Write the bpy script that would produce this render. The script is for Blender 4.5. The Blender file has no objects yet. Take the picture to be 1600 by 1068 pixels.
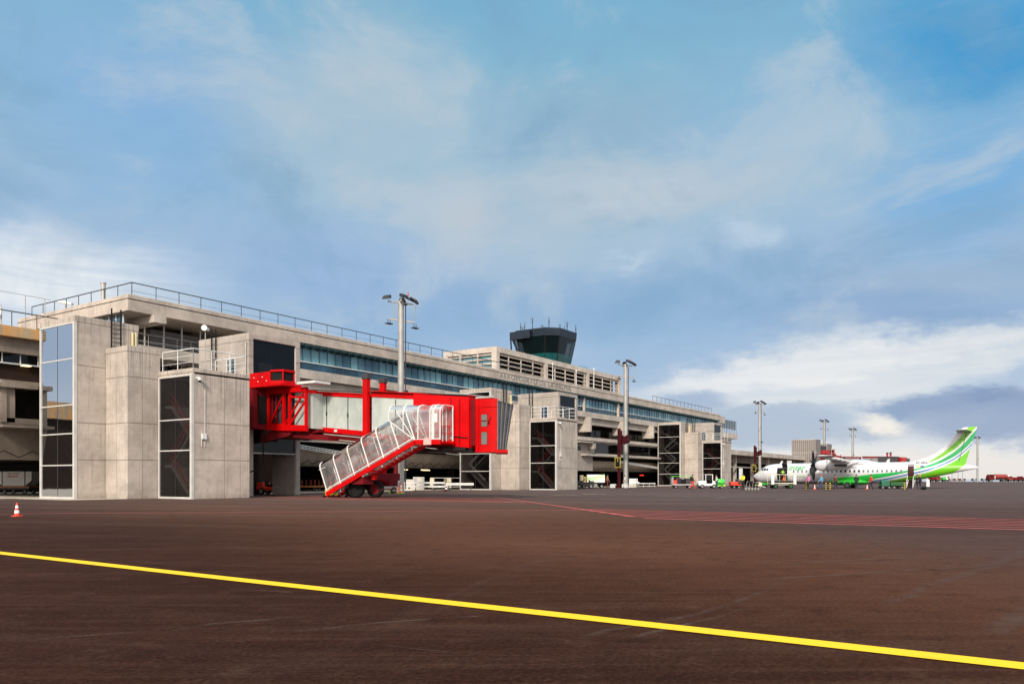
import bpy, bmesh, math, random
from math import sin, cos, pi, radians, atan, atan2, sqrt, hypot
from mathutils import Vector, Matrix
R = random.Random(7)
scene = bpy.context.scene
COL = scene.collection

# ------------------------------------------------------------------ camera
AZ = atan(815 / 1228.0)                       # view azimuth, building axis = +x
cam_d = bpy.data.cameras.new('camera')
cam_d.sensor_width = 36.0
cam_d.lens = 1228 / 1600 * 36
cam_d.shift_y = (747.5 - 534) / 1600
cam_d.clip_start = 0.1
cam_d.clip_end = 40000
cam = bpy.data.objects.new('camera', cam_d)
cam.location = (0, 0, 1.27)
cam.rotation_euler = (pi / 2, 0, AZ - pi / 2)
COL.objects.link(cam)
scene.camera = cam

# ------------------------------------------------------------------ node helper
class G:
    def __init__(s, nt):
        s.nt = nt
    def n(s, t, **kw):
        nd = s.nt.nodes.new(t)
        for k, v in kw.items():
            setattr(nd, k, v)
        return nd
    def put(s, sock, v):
        if isinstance(v, bpy.types.NodeSocket):
            s.nt.links.new(v, sock)
        elif v is not None:
            sock.default_value = v
    def m(s, op, a, b=None, c=None, clamp=False):
        nd = s.n('ShaderNodeMath', operation=op, use_clamp=clamp)
        s.put(nd.inputs[0], a)
        if b is not None: s.put(nd.inputs[1], b)
        if c is not None: s.put(nd.inputs[2], c)
        return nd.outputs[0]
    def ss(s, v, a, b, lo=0.0, hi=1.0):
        nd = s.n('ShaderNodeMapRange', interpolation_type='SMOOTHSTEP')
        s.put(nd.inputs[0], v)
        for i, x in enumerate((a, b, lo, hi)):
            s.put(nd.inputs[1 + i], x)
        return nd.outputs[0]
    def mix(s, f, a, b, blend='MIX'):
        nd = s.n('ShaderNodeMix', data_type='RGBA', blend_type=blend)
        s.put(nd.inputs[0], f)
        s.put(nd.inputs[6], a if isinstance(a, bpy.types.NodeSocket) else (*a[:3], 1))
        s.put(nd.inputs[7], b if isinstance(b, bpy.types.NodeSocket) else (*b[:3], 1))
        return nd.outputs[2]
    def noise(s, vec, scale, detail=4, rough=.55, dist=0.0):
        nd = s.n('ShaderNodeTexNoise')
        s.put(nd.inputs['Vector'], vec)
        nd.inputs['Scale'].default_value = scale
        nd.inputs['Detail'].default_value = detail
        nd.inputs['Roughness'].default_value = rough
        nd.inputs['Distortion'].default_value = dist
        return nd.outputs[0]
    def comb(s, x, y, z):
        nd = s.n('ShaderNodeCombineXYZ')
        for i, v in enumerate((x, y, z)): s.put(nd.inputs[i], v)
        return nd.outputs[0]
    def sep(s, v):
        nd = s.n('ShaderNodeSeparateXYZ'); s.put(nd.inputs[0], v)
        return nd.outputs
    def vscale(s, v, sc):
        nd = s.n('ShaderNodeVectorMath', operation='MULTIPLY')
        s.put(nd.inputs[0], v); nd.inputs[1].default_value = sc
        return nd.outputs[0]

def lin(r, g, b):
    f = lambda c: (c / 255 / 12.92) if c / 255 <= .04045 else ((c / 255 + .055) / 1.055) ** 2.4
    return (f(r), f(g), f(b))

# ------------------------------------------------------------------ world
SUN_EL, SUN_AZ = radians(30), radians(203)     # azimuth counter-clockwise from +x
world = bpy.data.worlds.new('World')
scene.world = world
world.use_nodes = True
wt = world.node_tree
wt.nodes.clear()
g = G(wt)
tc = g.n('ShaderNodeTexCoord')
dx, dy, dz = g.sep(tc.outputs['Generated'])
az0 = g.m('ARCTAN2', dy, dx)
el0 = g.m('ARCSINE', dz)
# domain of the clouds: azimuth / elevation, bent by noise so that every edge is ragged
wv = g.comb(g.m('MULTIPLY', az0, 1.0), g.m('MULTIPLY', el0, 2.2), 0.0)
n1 = g.noise(wv, 5.0, 6, .6)
wv2 = g.comb(g.m('ADD', az0, 7.3), g.m('MULTIPLY', el0, 2.2), 3.1)
n2 = g.noise(wv2, 5.0, 6, .6)
nf = g.noise(wv, 22.0, 5, .65)
st = g.noise(g.comb(g.m('ADD', g.m('MULTIPLY', az0, .8), g.m('MULTIPLY', el0, 1.6)), g.m('MULTIPLY', el0, 9.0), 1.7), 6.0, 7, .62, .6)
az = g.m('ADD', az0, g.m('MULTIPLY', g.m('SUBTRACT', n1, .5), .15))
az = g.m('ADD', az, g.m('MULTIPLY', g.m('SUBTRACT', nf, .5), .05))
el = g.m('ADD', el0, g.m('MULTIPLY', g.m('SUBTRACT', n2, .5), g.ss(el0, .05, .3, .045, .12)))
el = g.m('ADD', el, g.m('MULTIPLY', g.m('SUBTRACT', nf, .5), .034))
D2 = radians(1)
ramp = g.n('ShaderNodeValToRGB')
g.put(ramp.inputs[0], g.m('DIVIDE', g.m('MAXIMUM', el0, 0.0), radians(50)))
cr = ramp.color_ramp
stops = [(0, (232, 228, 226)), (2, (226, 228, 230)), (4, (196, 209, 224)), (7, (166, 189, 216)), (10.5, (154, 185, 217)),
         (15, (160, 188, 217)), (21, (156, 190, 212)), (28, (132, 182, 209)), (34, (114, 173, 206)), (50, (165, 185, 200))]
while len(cr.elements) < len(stops): cr.elements.new(.5)
for e, (a, c) in zip(cr.elements, stops):
    e.position = a / 50; e.color = (*lin(*c), 1)
col = ramp.outputs[0]
def px_dir(u, v):
    k = (u - 800) / 1228
    return AZ - atan(k), atan((747.5 - v) / 1228 * cos(atan(k)))
# cloud patches: centre and half-size as fixed directions of the sky (degrees of azimuth / elevation), softness, colour, strength
def patch(azc, elc, ra, re, inner, colr, strength, tilt=0.0, streak=0.0, hard=False):
    global col
    a = g.m('SUBTRACT', az, azc); e = g.m('SUBTRACT', el, elc)
    if tilt: e = g.m('SUBTRACT', e, g.m('MULTIPLY', a, tilt))
    a = g.m('DIVIDE', a, ra); e = g.m('DIVIDE', e, re)
    d = g.m('SQRT', g.m('ADD', g.m('MULTIPLY', a, a), g.m('MULTIPLY', e, e)))
    f = g.ss(d, inner, 1.0, 1.0, 0.0)
    if streak:
        f = g.m('MULTIPLY', f, g.ss(st, .30, .62, 1 - streak, 1.0))
    f = g.m('MULTIPLY', f, strength)
    col = g.mix(f, col, lin(*colr))
def P2(u, v, ru, rv, inner, c, s, tilt=0.0, streak=0.0):
    a, e = px_dir(u, v)
    patch(a, e, ru / 1228 * .9, rv / 1228 * .92, inner, c, s, tilt, streak)
P2(230, 150, 420, 230, .0, (134, 178, 220), .9)
P2(560, 170, 330, 190, .0, (170, 194, 210), .8)
P2(950, 300, 520, 190, .1, (172, 194, 210), .95, -.1)
P2(930, 190, 330, 110, .1, (144, 180, 204), .8)
P2(1020, 290, 260, 80, .1, (190, 202, 212), .8)
P2(720, 335, 110, 100, .1, (190, 199, 208), .9)
P2(520, 230, 260, 140, .1, (170, 194, 210), .6)
P2(1240, 170, 330, 150, .1, (134, 182, 216), .7)
P2(1560, 50, 330, 150, .1, (66, 154, 208), 1.0, .25)
P2(1520, 270, 200, 130, .1, (112, 172, 220), .8)
P2(820, 480, 560, 85, .2, (140, 174, 209), .8)
P2(500, 420, 330, 110, .1, (150, 180, 218), .6)
P2(1480, 440, 330, 60, .2, (154, 178, 206), .8)
P2(1330, 495, 330, 40, .2, (140, 171, 207), .75)
P2(1460, 500, 260, 34, .2, (146, 172, 208), .8)
P2(1150, 385, 60, 40, .1, (186, 206, 224), .8)
P2(985, 405, 60, 18, .1, (184, 204, 222), .8)
P2(40, 440, 330, 120, .1, (236, 240, 244), 1.0, 0, .45)
P2(1330, 578, 470, 66, .45, (222, 226, 230), .95, -.10, .25)
P2(1440, 545, 330, 26, .3, (238, 237, 236), .85, -.13, .5)
P2(1180, 582, 260, 26, .3, (236, 236, 237), .8, -.10, .5)
P2(1090, 622, 90, 24, .3, (158, 178, 206), .85)
P2(1170, 662, 190, 48, .5, (172, 187, 208), .9)
P2(1250, 632, 80, 22, .3, (176, 190, 210), .8)
P2(1475, 632, 175, 34, .35, (136, 158, 192), .9, .04)
P2(1570, 652, 160, 46, .45, (146, 165, 196), .9)
P2(1500, 655, 90, 20, .2, (160, 176, 202), .7)
P2(1545, 622, 70, 14, .2, (124, 146, 184), .6)
P2(1330, 668, 150, 24, .3, (178, 190, 208), .8)
P2(1375, 655, 75, 20, .15, (246, 240, 230), .95, .28)
P2(1330, 725, 640, 30, .45, (238, 232, 226), .9, 0, .3)
# soft mottling of the cloud sheet
n3 = g.noise(g.comb(g.m('ADD', az0, 2.1), g.m('MULTIPLY', el0, 1.5), .4), 4.5, 7, .6, .4)
hi_ = g.ss(el0, .10, .22)
col = g.mix(g.m('MULTIPLY', g.m('MULTIPLY', g.ss(n3, .49, .66), hi_), .65), col, lin(186, 201, 213))
col = g.mix(g.m('MULTIPLY', g.m('MULTIPLY', g.ss(n3, .50, .33), hi_), .5), col, lin(122, 164, 196))
col = g.mix(g.m('MULTIPLY', g.ss(st, .52, .8), .06), col, (.86, .89, .93))
# behind the camera the overcast is thinner and the low sun brightens it
cdir = (cos(SUN_AZ) * cos(SUN_EL), sin(SUN_AZ) * cos(SUN_EL), sin(SUN_EL))
dot = g.m('ADD', g.m('ADD', g.m('MULTIPLY', dx, cdir[0]), g.m('MULTIPLY', dy, cdir[1])), g.m('MULTIPLY', dz, cdir[2]))
glow = g.ss(dot, -.15, .95)
col = g.mix(g.m('MULTIPLY', glow, .8), col, lin(250, 238, 224))
zen = g.ss(el0, radians(38), radians(70))
col = g.mix(g.m('MULTIPLY', zen, .8), col, lin(215, 222, 228))
below = g.ss(dz, -.02, -.002, 1.0, 0.0)
col = g.mix(below, col, lin(190, 196, 204))
gain = g.m('ADD', 1.0, g.m('ADD', g.m('MULTIPLY', glow, 1.0), g.m('MULTIPLY', zen, .3)))
bg = g.n('ShaderNodeBackground')
vm = g.n('ShaderNodeVectorMath', operation='SCALE')
g.put(vm.inputs[0], col); g.put(vm.inputs['Scale'], gain)
g.put(bg.inputs['Color'], vm.outputs[0]); bg.inputs['Strength'].default_value = .97
sky = g.n('ShaderNodeTexSky')
sky.sky_type = 'NISHITA'; sky.sun_disc = False
sky.sun_elevation = SUN_EL; sky.sun_rotation = pi / 2 - SUN_AZ
bg2 = g.n('ShaderNodeBackground')
g.put(bg2.inputs['Color'], sky.outputs[0]); bg2.inputs['Strength'].default_value = .006
add = g.n('ShaderNodeAddShader')
wt.links.new(bg.outputs[0], add.inputs[0]); wt.links.new(bg2.outputs[0], add.inputs[1])
wo = g.n('ShaderNodeOutputWorld')
wt.links.new(add.outputs[0], wo.inputs[0])
world.cycles.sampling_method = 'MANUAL'
world.cycles.sample_map_resolution = 512

sun_d = bpy.data.lights.new('sun', 'SUN')
sun_d.energy = 3.8; sun_d.angle = radians(9); sun_d.color = (1.0, .91, .80)
sun = bpy.data.objects.new('sun', sun_d)
sun.rotation_euler = Vector(cdir).to_track_quat('Z', 'Y').to_euler()
COL.objects.link(sun)
scene.view_settings.view_transform = 'Standard'
scene.view_settings.look = 'None'
scene.view_settings.exposure = 0.0
scene.view_settings.gamma = 1.0
scene.cycles.max_bounces = 6
scene.cycles.transparent_max_bounces = 12

# ------------------------------------------------------------------ materials
MATS = {}
def newmat(name):
    m = bpy.data.materials.new(name); m.use_nodes = True
    m.node_tree.nodes.clear()
    gg = G(m.node_tree)
    b = gg.n('ShaderNodeBsdfPrincipled')
    o = gg.n('ShaderNodeOutputMaterial')
    m.node_tree.links.new(b.outputs[0], o.inputs[0])
    return m, gg, b, o
def mat(name, c, rough=.6, metal=0.0, var=.12, vs=1.2, coat=0.0, emit=None, spec=.5, grime=0.0):
    if name in MATS: return MATS[name]
    m, gg, b, o = newmat(name)
    p = gg.n('ShaderNodeNewGeometry').outputs['Position']
    nz = gg.noise(p, vs, 5, .6)
    lo = tuple(x * (1 - var) for x in c); hi = tuple(min(1, x * (1 + var)) for x in c)
    cc = gg.mix(gg.ss(nz, .3, .7), lo, hi)
    if grime:
        px, py, pz = gg.sep(p)
        gn = gg.noise(gg.comb(gg.m('MULTIPLY', px, 3), gg.m('MULTIPLY', py, 3), gg.m('MULTIPLY', pz, .5)), 1.0, 5, .7)
        cc = gg.mix(gg.m('MULTIPLY', gg.ss(gn, .5, .75), grime), cc, tuple(x * .45 for x in c))
    gg.put(b.inputs['Base Color'], cc)
    gg.put(b.inputs['Roughness'], gg.m('ADD', rough - .06, gg.m('MULTIPLY', nz, .12)))
    b.inputs['Metallic'].default_value = metal
    b.inputs['Specular IOR Level'].default_value = spec
    b.inputs['Coat Weight'].default_value = coat
    if emit:
        b.inputs['Emission Color'].default_value = (*emit[0], 1)
        b.inputs['Emission Strength'].default_value = emit[1]
    MATS[name] = m
    return m

def concrete(name, c, hj=(), xj=(), yj=(), rust=0.0, soot_or_shade=None, top=None):
    """board-marked concrete with pour joints at the given heights, formwork seams, streaks and blotches"""
    if name in MATS: return MATS[name]
    m, gg, b, o = newmat(name)
    ge = gg.n('ShaderNodeNewGeometry')
    p = ge.outputs['Position']
    px, py, pz = gg.sep(p)
    big = gg.noise(p, .55, 5, .6)
    mid = gg.noise(p, 2.3, 6, .65)
    vst = gg.noise(gg.comb(gg.m('MULTIPLY', px, 5), gg.m('MULTIPLY', py, 5), gg.m('MULTIPLY', pz, .28)), 1.0, 5, .6)
    brd = gg.noise(gg.comb(gg.m('MULTIPLY', px, .25), gg.m('MULTIPLY', py, .25), gg.m('MULTIPLY', pz, 7)), 1.0, 3, .5)
    fine = gg.noise(p, 30, 4, .7)
    cc = gg.mix(gg.ss(big, .32, .68), tuple(x * .80 for x in c), tuple(x * 1.14 for x in c))
    cc = gg.mix(gg.m('MULTIPLY', gg.ss(mid, .45, .75), .45), cc, (c[0] * 1.22, c[1] * 1.2, c[2] * 1.16))
    cc = gg.mix(gg.m('MULTIPLY', gg.ss(mid, .55, .3), .25), cc, tuple(x * .62 for x in c))
    cc = gg.mix(gg.m('MULTIPLY', gg.ss(vst, .50, .78), .48), cc, tuple(x * .5 for x in c))
    cc = gg.mix(gg.m('MULTIPLY', gg.ss(brd, .5, .8), .18), cc, tuple(x * .6 for x in c))
    cc = gg.mix(gg.m('MULTIPLY', gg.ss(fine, .35, .25), .35), cc, tuple(x * .4 for x in c))
    wn = gg.n('ShaderNodeTexWhiteNoise', noise_dimensions='3D')
    gg.put(wn.inputs['Vector'], gg.comb(gg.m('FLOOR', gg.m('DIVIDE', px, 2.15)), gg.m('FLOOR', gg.m('DIVIDE', py, 2.15)), gg.m('FLOOR', gg.m('DIVIDE', gg.m('SUBTRACT', pz, .12), 2.33))))
    cc = gg.mix(gg.m('MULTIPLY', wn.outputs[0], .20), cc, tuple(x * .55 for x in c))
    def grid(v, step): return gg.m('MULTIPLY', gg.m('SUBTRACT', gg.m('FRACT', gg.m('DIVIDE', v, step)), .5), step)
    hx = grid(gg.m('ADD', px, py), 1.1); hz = grid(pz, 1.16)
    hole = gg.ss(gg.m('SQRT', gg.m('ADD', gg.m('MULTIPLY', hx, hx), gg.m('MULTIPLY', hz, hz))), .025, .045, 1, 0)
    cc = gg.mix(gg.m('MULTIPLY', hole, .55), cc, tuple(x * .3 for x in c))
    pit = gg.noise(p, 3.4, 3, .5, 1.5)
    cc = gg.mix(gg.m('MULTIPLY', gg.ss(pit, .70, .78), .45), cc, (c[0] * .42, c[1] * .36, c[2] * .30))
    wob = gg.m('MULTIPLY', gg.m('SUBTRACT', mid, .5), .05)
    line = None
    def addl(v, j, w):
        nonlocal line
        d = gg.m('ABSOLUTE', gg.m('SUBTRACT', gg.m('ADD', v, wob), j))
        l = gg.ss(d, w * .4, w, 1, 0)
        line = l if line is None else gg.m('MAXIMUM', line, l)
    for j in hj: addl(pz, j, .035)
    for j in xj: addl(px, j, .022)
    for j in yj: addl(py, j, .022)
    if line is not None:
        cc = gg.mix(gg.m('MULTIPLY', line, .72), cc, tuple(x * .22 for x in c))
        # run-off below each joint
    if top:
        v2 = gg.noise(gg.comb(gg.m('MULTIPLY', px, 9), gg.m('MULTIPLY', py, 9), gg.m('MULTIPLY', pz, .12)), 1.0, 3, .6)
        f2 = gg.m('MULTIPLY', gg.ss(v2, .50, .66), gg.ss(pz, top - 3.0, top - .1))
        cc = gg.mix(gg.m('MULTIPLY', f2, .55), cc, tuple(x * .33 for x in c))
        f3 = gg.m('MULTIPLY', gg.ss(v2, .52, .68), gg.ss(pz, 2.6, 4.7)); f3 = gg.m('MULTIPLY', f3, gg.ss(pz, 4.7, 4.8, 1, 0))
        cc = gg.mix(gg.m('MULTIPLY', f3, .30), cc, tuple(x * .4 for x in c))
    if rust:
        rs = gg.noise(gg.comb(gg.m('MULTIPLY', px, 1.3), gg.m('MULTIPLY', py, 1.3), gg.m('MULTIPLY', pz, .15)), 1.6, 4, .6)
        cc = gg.mix(gg.m('MULTIPLY', gg.ss(rs, .42, .62), rust), cc, (.62, .30, .08))
    if soot_or_shade:
        z0, z1, a = soot_or_shade
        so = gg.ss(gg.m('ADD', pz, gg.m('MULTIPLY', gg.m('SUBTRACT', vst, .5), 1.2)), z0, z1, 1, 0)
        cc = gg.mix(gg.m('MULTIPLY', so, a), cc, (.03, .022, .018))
    gg.put(b.inputs['Base Color'], cc)
    b.inputs['Roughness'].default_value = .88
    b.inputs['Specular IOR Level'].default_value = .25
    bp = gg.n('ShaderNodeBump'); bp.inputs['Strength'].default_value = .35; bp.inputs['Distance'].default_value = .02
    h = gg.m('ADD', gg.m('MULTIPLY', fine, .4), brd)
    if line is not None: h = gg.m('SUBTRACT', h, gg.m('MULTIPLY', line, 1.5))
    gg.put(bp.inputs['Height'], h)
    gg.nt.links.new(bp.outputs[0], b.inputs['Normal'])
    MATS[name] = m
    return m

def glass(name, tint, refl, trans=.0, rough=.02, fk=1.3):
    """glazing: mirror share + a see-through or dark body"""
    if name in MATS: return MATS[name]
    m, gg, b, o = newmat(name)
    p = gg.n('ShaderNodeNewGeometry').outputs['Position']
    nz = gg.noise(p, .8, 3, .5)
    b.inputs['Base Color'].default_value = (*tint, 1)
    gg.put(b.inputs['Base Color'], gg.mix(gg.ss(nz, .3, .7), tuple(x * .85 for x in tint), tuple(min(1, x * 1.15) for x in tint)))
    b.inputs['Roughness'].default_value = .5
    b.inputs['Specular IOR Level'].default_value = .02
    tr = gg.n('ShaderNodeBsdfTransparent'); tr.inputs[0].default_value = (*tuple(min(1, .7 + x) for x in tint), 1)
    m1 = gg.n('ShaderNodeMixShader'); m1.inputs[0].default_value = trans
    gg.nt.links.new(b.outputs[0], m1.inputs[1]); gg.nt.links.new(tr.outputs[0], m1.inputs[2])
    gl = gg.n('ShaderNodeBsdfGlossy'); gl.inputs['Roughness'].default_value = rough
    gl.inputs[0].default_value = (.92, .95, 1, 1)
    fr = gg.n('ShaderNodeFresnel'); fr.inputs[0].default_value = 1.5
    bp = gg.n('ShaderNodeBump'); bp.inputs['Strength'].default_value = .06; bp.inputs['Distance'].default_value = .05
    gg.put(bp.inputs['Height'], gg.noise(p, .5, 2, .5))
    gg.nt.links.new(bp.outputs[0], gl.inputs['Normal'])
    m2 = gg.n('ShaderNodeMixShader')
    gg.put(m2.inputs[0], gg.m('ADD', gg.m('MULTIPLY', fr.outputs[0], fk), refl, clamp=True))
    gg.nt.links.new(m1.outputs[0], m2.inputs[1]); gg.nt.links.new(gl.outputs[0], m2.inputs[2])
    gg.nt.links.new(m2.outputs[0], o.inputs[0])
    MATS[name] = m
    return m

CONC = (.40, .352, .312)
JT = (2.45, 4.77, 7.66, 7.95, 8.36, 9.2, 11.0)
CONC = (.475, .412, .358)
SEAM = dict( xj=(32.0, 33.2, 78.1, 79.3, 139.8, 141.3, 28.6, 73.9), yj=(45.2, 46.1, 48.4, 51.8, 49.6, 53.0), soot_or_shade=(-.3, .5, .35))
c_tower = concrete('tower concrete', CONC, hj=(2.45, 4.77), top=7.9, **SEAM)
c_tmid = concrete('mid tower concrete', CONC, hj=(2.45, 4.77, 7.66), top=9.25, **SEAM)
c_ttall = concrete('tall tower concrete', CONC, hj=(2.45, 4.77, 8.36), top=11.05, **SEAM)
c_fascia = concrete('fascia concrete', (.47, .405, .35), hj=(14.89,))
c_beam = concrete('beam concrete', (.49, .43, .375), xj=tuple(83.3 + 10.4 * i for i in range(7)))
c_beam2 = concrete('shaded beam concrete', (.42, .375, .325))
c_belly = concrete('belly concrete', (.36, .30, .245), xj=tuple(44 + 3.2 * i for i in range(32)), soot_or_shade=(2.0, 3.6, .85))
c_rust = concrete('rust stained concrete', (.40, .31, .20), rust=.75)
c_wingshade = concrete('wing concrete with painted shade', (.25, .205, .17), soot_or_shade=(4.6, 6.5, .4))  # shade on the wing painted into its concrete; darker towards the bottom
c_pave = concrete('pavement concrete', (.46, .40, .33))
c_wall = concrete('wall concrete', (.35, .30, .26), hj=(4.9, 7.7))
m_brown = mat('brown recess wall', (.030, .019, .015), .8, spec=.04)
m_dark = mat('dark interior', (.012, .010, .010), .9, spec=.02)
m_white = mat('white painted metal', (.62, .62, .60), .45, var=.08, grime=.3)
m_lframe = mat('pale window frame', (.52, .50, .47), .5, var=.08)
m_rail = mat('dark rail metal', (.035, .04, .045), .45, .5)
m_black = mat('black rubber', (.012, .012, .012), .75, spec=.12)
m_bmetal = mat('black metal', (.02, .02, .022), .45, .3)
m_galv = mat('galvanised mast', (.36, .35, .33), .55, .35, grime=.3)
m_red = mat('red paint', (.50, .001, .002), .5, var=.12, vs=1.1, grime=.35, spec=.12)
m_dred = mat('dark red paint', (.14, .006, .009), .55, var=.15, spec=.15)
m_dgrey = mat('dark grey', (.05, .05, .055), .6, spec=.2)
m_grey = mat('mid grey', (.22, .22, .225), .6)
m_green = mat('green paint', (.05, .50, .05), .4, coat=.2)
m_dkg = mat('dark green wheel', (.012, .09, .02), .5)
m_lime = mat('lime paint', (.30, .62, .06), .4)
m_yellow = mat('yellow paint', (.55, .42, .04), .5)
m_hiviz = mat('yellow jacket', (.75, .70, .02), .7)
m_orange = mat('orange', (.80, .13, .02), .5)
m_beige = mat('beige shell', (.46, .40, .28), .5)
m_skin = mat('skin', (.38, .22, .15), .6)
m_hair = mat('dark hair', (.02, .015, .012), .7)
m_teal = mat('teal metal', (.05, .11, .12), .35, .4)
g_tall = glass('tower glazing', (.012, .014, .016), .48, .6)
g_low = glass('dark tower glazing', (.010, .008, .008), .0, .78, fk=.2)
g_black = glass('black glazing', (.004, .004, .005), .0, .2, fk=.45)
g_cab = glass('control room glazing', (.003, .012, .014), .0, .5, fk=.5)
g_balc = glass('green balcony glazing', (.10, .38, .40), .02, .8, fk=.5)

# blue facade glazing, each bay its own tint
def facade_glass():
    m, gg, b, o = newmat('blue facade glazing')
    p = gg.n('ShaderNodeNewGeometry').outputs['Position']
    px, py, pz = gg.sep(p)
    cell = gg.m('FLOOR', gg.m('DIVIDE', gg.m('SUBTRACT', px, 47.88), 1.0488))
    wn = gg.n('ShaderNodeTexWhiteNoise', noise_dimensions='2D')
    gg.put(wn.inputs['Vector'], gg.comb(cell, gg.m('GREATER_THAN', pz, 12.36), 0))
    big = gg.noise(gg.comb(px, 0, 0), .16, 3, .6)
    v = gg.m('ADD', gg.m('MULTIPLY', wn.outputs[0], .55), gg.m('MULTIPLY', gg.ss(big, .35, .65), .5))
    up = gg.mix(gg.ss(v, .25, .85), (.035, .09, .14), (.16, .33, .38))
    lo = gg.mix(gg.ss(v, .3, 1.0), (.012, .03, .055), (.03, .085, .13))
    cc = gg.mix(gg.m('GREATER_THAN', pz, 12.36), lo, up)
    gg.put(b.inputs['Base Color'], cc)
    b.inputs['Roughness'].default_value = .08
    b.inputs['Specular IOR Level'].default_value = .55
    bp = gg.n('ShaderNodeBump'); bp.inputs['Strength'].default_value = .15; bp.inputs['Distance'].default_value = .05
    gg.put(bp.inputs['Height'], gg.m('ADD', gg.noise(p, .9, 2, .5), gg.m('MULTIPLY', wn.outputs[0], .3)))
    gg.nt.links.new(bp.outputs[0], b.inputs['Normal'])
    return m
m_fglass = facade_glass()

# ------------------------------------------------------------------ mesh helper
class MB:
    def __init__(s): s.bm = bmesh.new()
    def hexa(s, c):
        v = [s.bm.verts.new(p) for p in c]
        for f in ((0, 3, 2, 1), (4, 5, 6, 7), (0, 1, 5, 4), (1, 2, 6, 5), (2, 3, 7, 6), (3, 0, 4, 7)):
            s.bm.faces.new([v[i] for i in f])
        return s
    def box(s, x0, x1, y0, y1, z0, z1):
        x0, x1 = sorted((x0, x1)); y0, y1 = sorted((y0, y1)); z0, z1 = sorted((z0, z1))
        return s.hexa([(x0, y0, z0), (x1, y0, z0), (x1, y1, z0), (x0, y1, z0), (x0, y0, z1), (x1, y0, z1), (x1, y1, z1), (x0, y1, z1)])
    def slope(s, x0, x1, y0, y1, zb, zt):
        """box along y whose bottom/top heights are functions of y"""
        return s.hexa([(x0, y0, zb(y0)), (x1, y0, zb(y0)), (x1, y1, zb(y1)), (x0, y1, zb(y1)),
                       (x0, y0, zt(y0)), (x1, y0, zt(y0)), (x1, y1, zt(y1)), (x0, y1, zt(y1))])
    def cyl(s, p0, p1, r0, r1=None, n=10, cap=True):
        r1 = r0 if r1 is None else r1
        p0, p1 = Vector(p0), Vector(p1)
        d = (p1 - p0)
        if d.length < 1e-6: return s
        q = d.to_track_quat('Z', 'Y')
        A = [s.bm.verts.new(p0 + q @ Vector((r0 * cos(2 * pi * i / n), r0 * sin(2 * pi * i / n), 0))) for i in range(n)]
        B = [s.bm.verts.new(p1 + q @ Vector((r1 * cos(2 * pi * i / n), r1 * sin(2 * pi * i / n), 0))) for i in range(n)]
        for i in range(n):
            s.bm.faces.new((A[i], A[(i + 1) % n], B[(i + 1) % n], B[i]))
        if cap:
            s.bm.faces.new(A[::-1]); s.bm.faces.new(B)
        return s
    def tube(s, pts, r, n=6):
        for a, b in zip(pts, pts[1:]): s.cyl(a, b, r, r, n)
        return s
    def bar(s, a, b, w, h):
        """rectangular bar from a to b, w across (horizontal), h in height"""
        a, b = Vector(a), Vector(b); d = (b - a).normalized()
        up = Vector((0, 0, 1))
        if abs(d.z) > .98: up = Vector((1, 0, 0))
        sd = d.cross(up).normalized(); u = sd.cross(d).normalized()
        c = []
        for e in (a, b):
            c.append([e - sd * w / 2 - u * h / 2, e + sd * w / 2 - u * h / 2, e + sd * w / 2 + u * h / 2, e - sd * w / 2 + u * h / 2])
        return s.hexa(c[0] + c[1])
    def prism(s, poly, axis, a, b):
        """extrude a 2-D polygon; axis 'x': poly=(y,z); 'y': poly=(x,z); 'z': poly=(x,y)"""
        def P(p, t):
            return {'x': (t, p[0], p[1]), 'y': (p[0], t, p[1]), 'z': (p[0], p[1], t)}[axis]
        A = [s.bm.verts.new(P(p, a)) for p in poly]; B = [s.bm.verts.new(P(p, b)) for p in poly]
        n = len(poly)
        for i in range(n): s.bm.faces.new((A[i], A[(i + 1) % n], B[(i + 1) % n], B[i]))
        s.bm.faces.new(A[::-1]); s.bm.faces.new(B)
        return s
    def ball(s, c, rx, ry=None, rz=None, n=10):
        ry = rx if ry is None else ry; rz = rx if rz is None else rz
        M = Matrix.Translation(c) @ Matrix.Diagonal((rx, ry, rz, 1))
        bmesh.ops.create_uvsphere(s.bm, u_segments=n, v_segments=max(5, n * 2 // 3), radius=1, matrix=M)
        return s
    def loft(s, rings, cap=True, close=True):
        V = [[s.bm.verts.new(p) for p in r] for r in rings]
        for A, B in zip(V, V[1:]):
            n = len(A)
            for i in range(n if close else n - 1):
                s.bm.faces.new((A[i], A[(i + 1) % n], B[(i + 1) % n], B[i]))
        if cap:
            s.bm.faces.new(V[0][::-1]); s.bm.faces.new(V[-1])
        return s
    def quad(s, *p):
        s.bm.faces.new([s.bm.verts.new(q) for q in p]); return s
    def build(s, name, material, parent=None, label=None, smooth=False, bevel=0.0, kind=None):
        bmesh.ops.recalc_face_normals(s.bm, faces=s.bm.faces)
        me = bpy.data.meshes.new(name)
        s.bm.to_mesh(me); s.bm.free()
        o = bpy.data.objects.new(name, me); COL.objects.link(o)
        if parent is not None:
            off = root_loc(parent)
            me.transform(Matrix.Translation(-off))
            o.parent = parent
        me.materials.append(material)
        if smooth:
            for f in me.polygons: f.use_smooth = True
            try: me.set_sharp_from_angle(angle=radians(40))
            except Exception: pass
        if bevel:
            b = o.modifiers.new('bevel', 'BEVEL'); b.width = bevel; b.segments = 2; b.limit_method = 'ANGLE'
        if label: o['label'] = label
        if kind: o['kind'] = kind
        return o
ROOT = {}
def root_loc(o):
    while o.parent is not None: o = o.parent
    return ROOT.get(o.name, Vector((0, 0, 0)))
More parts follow.
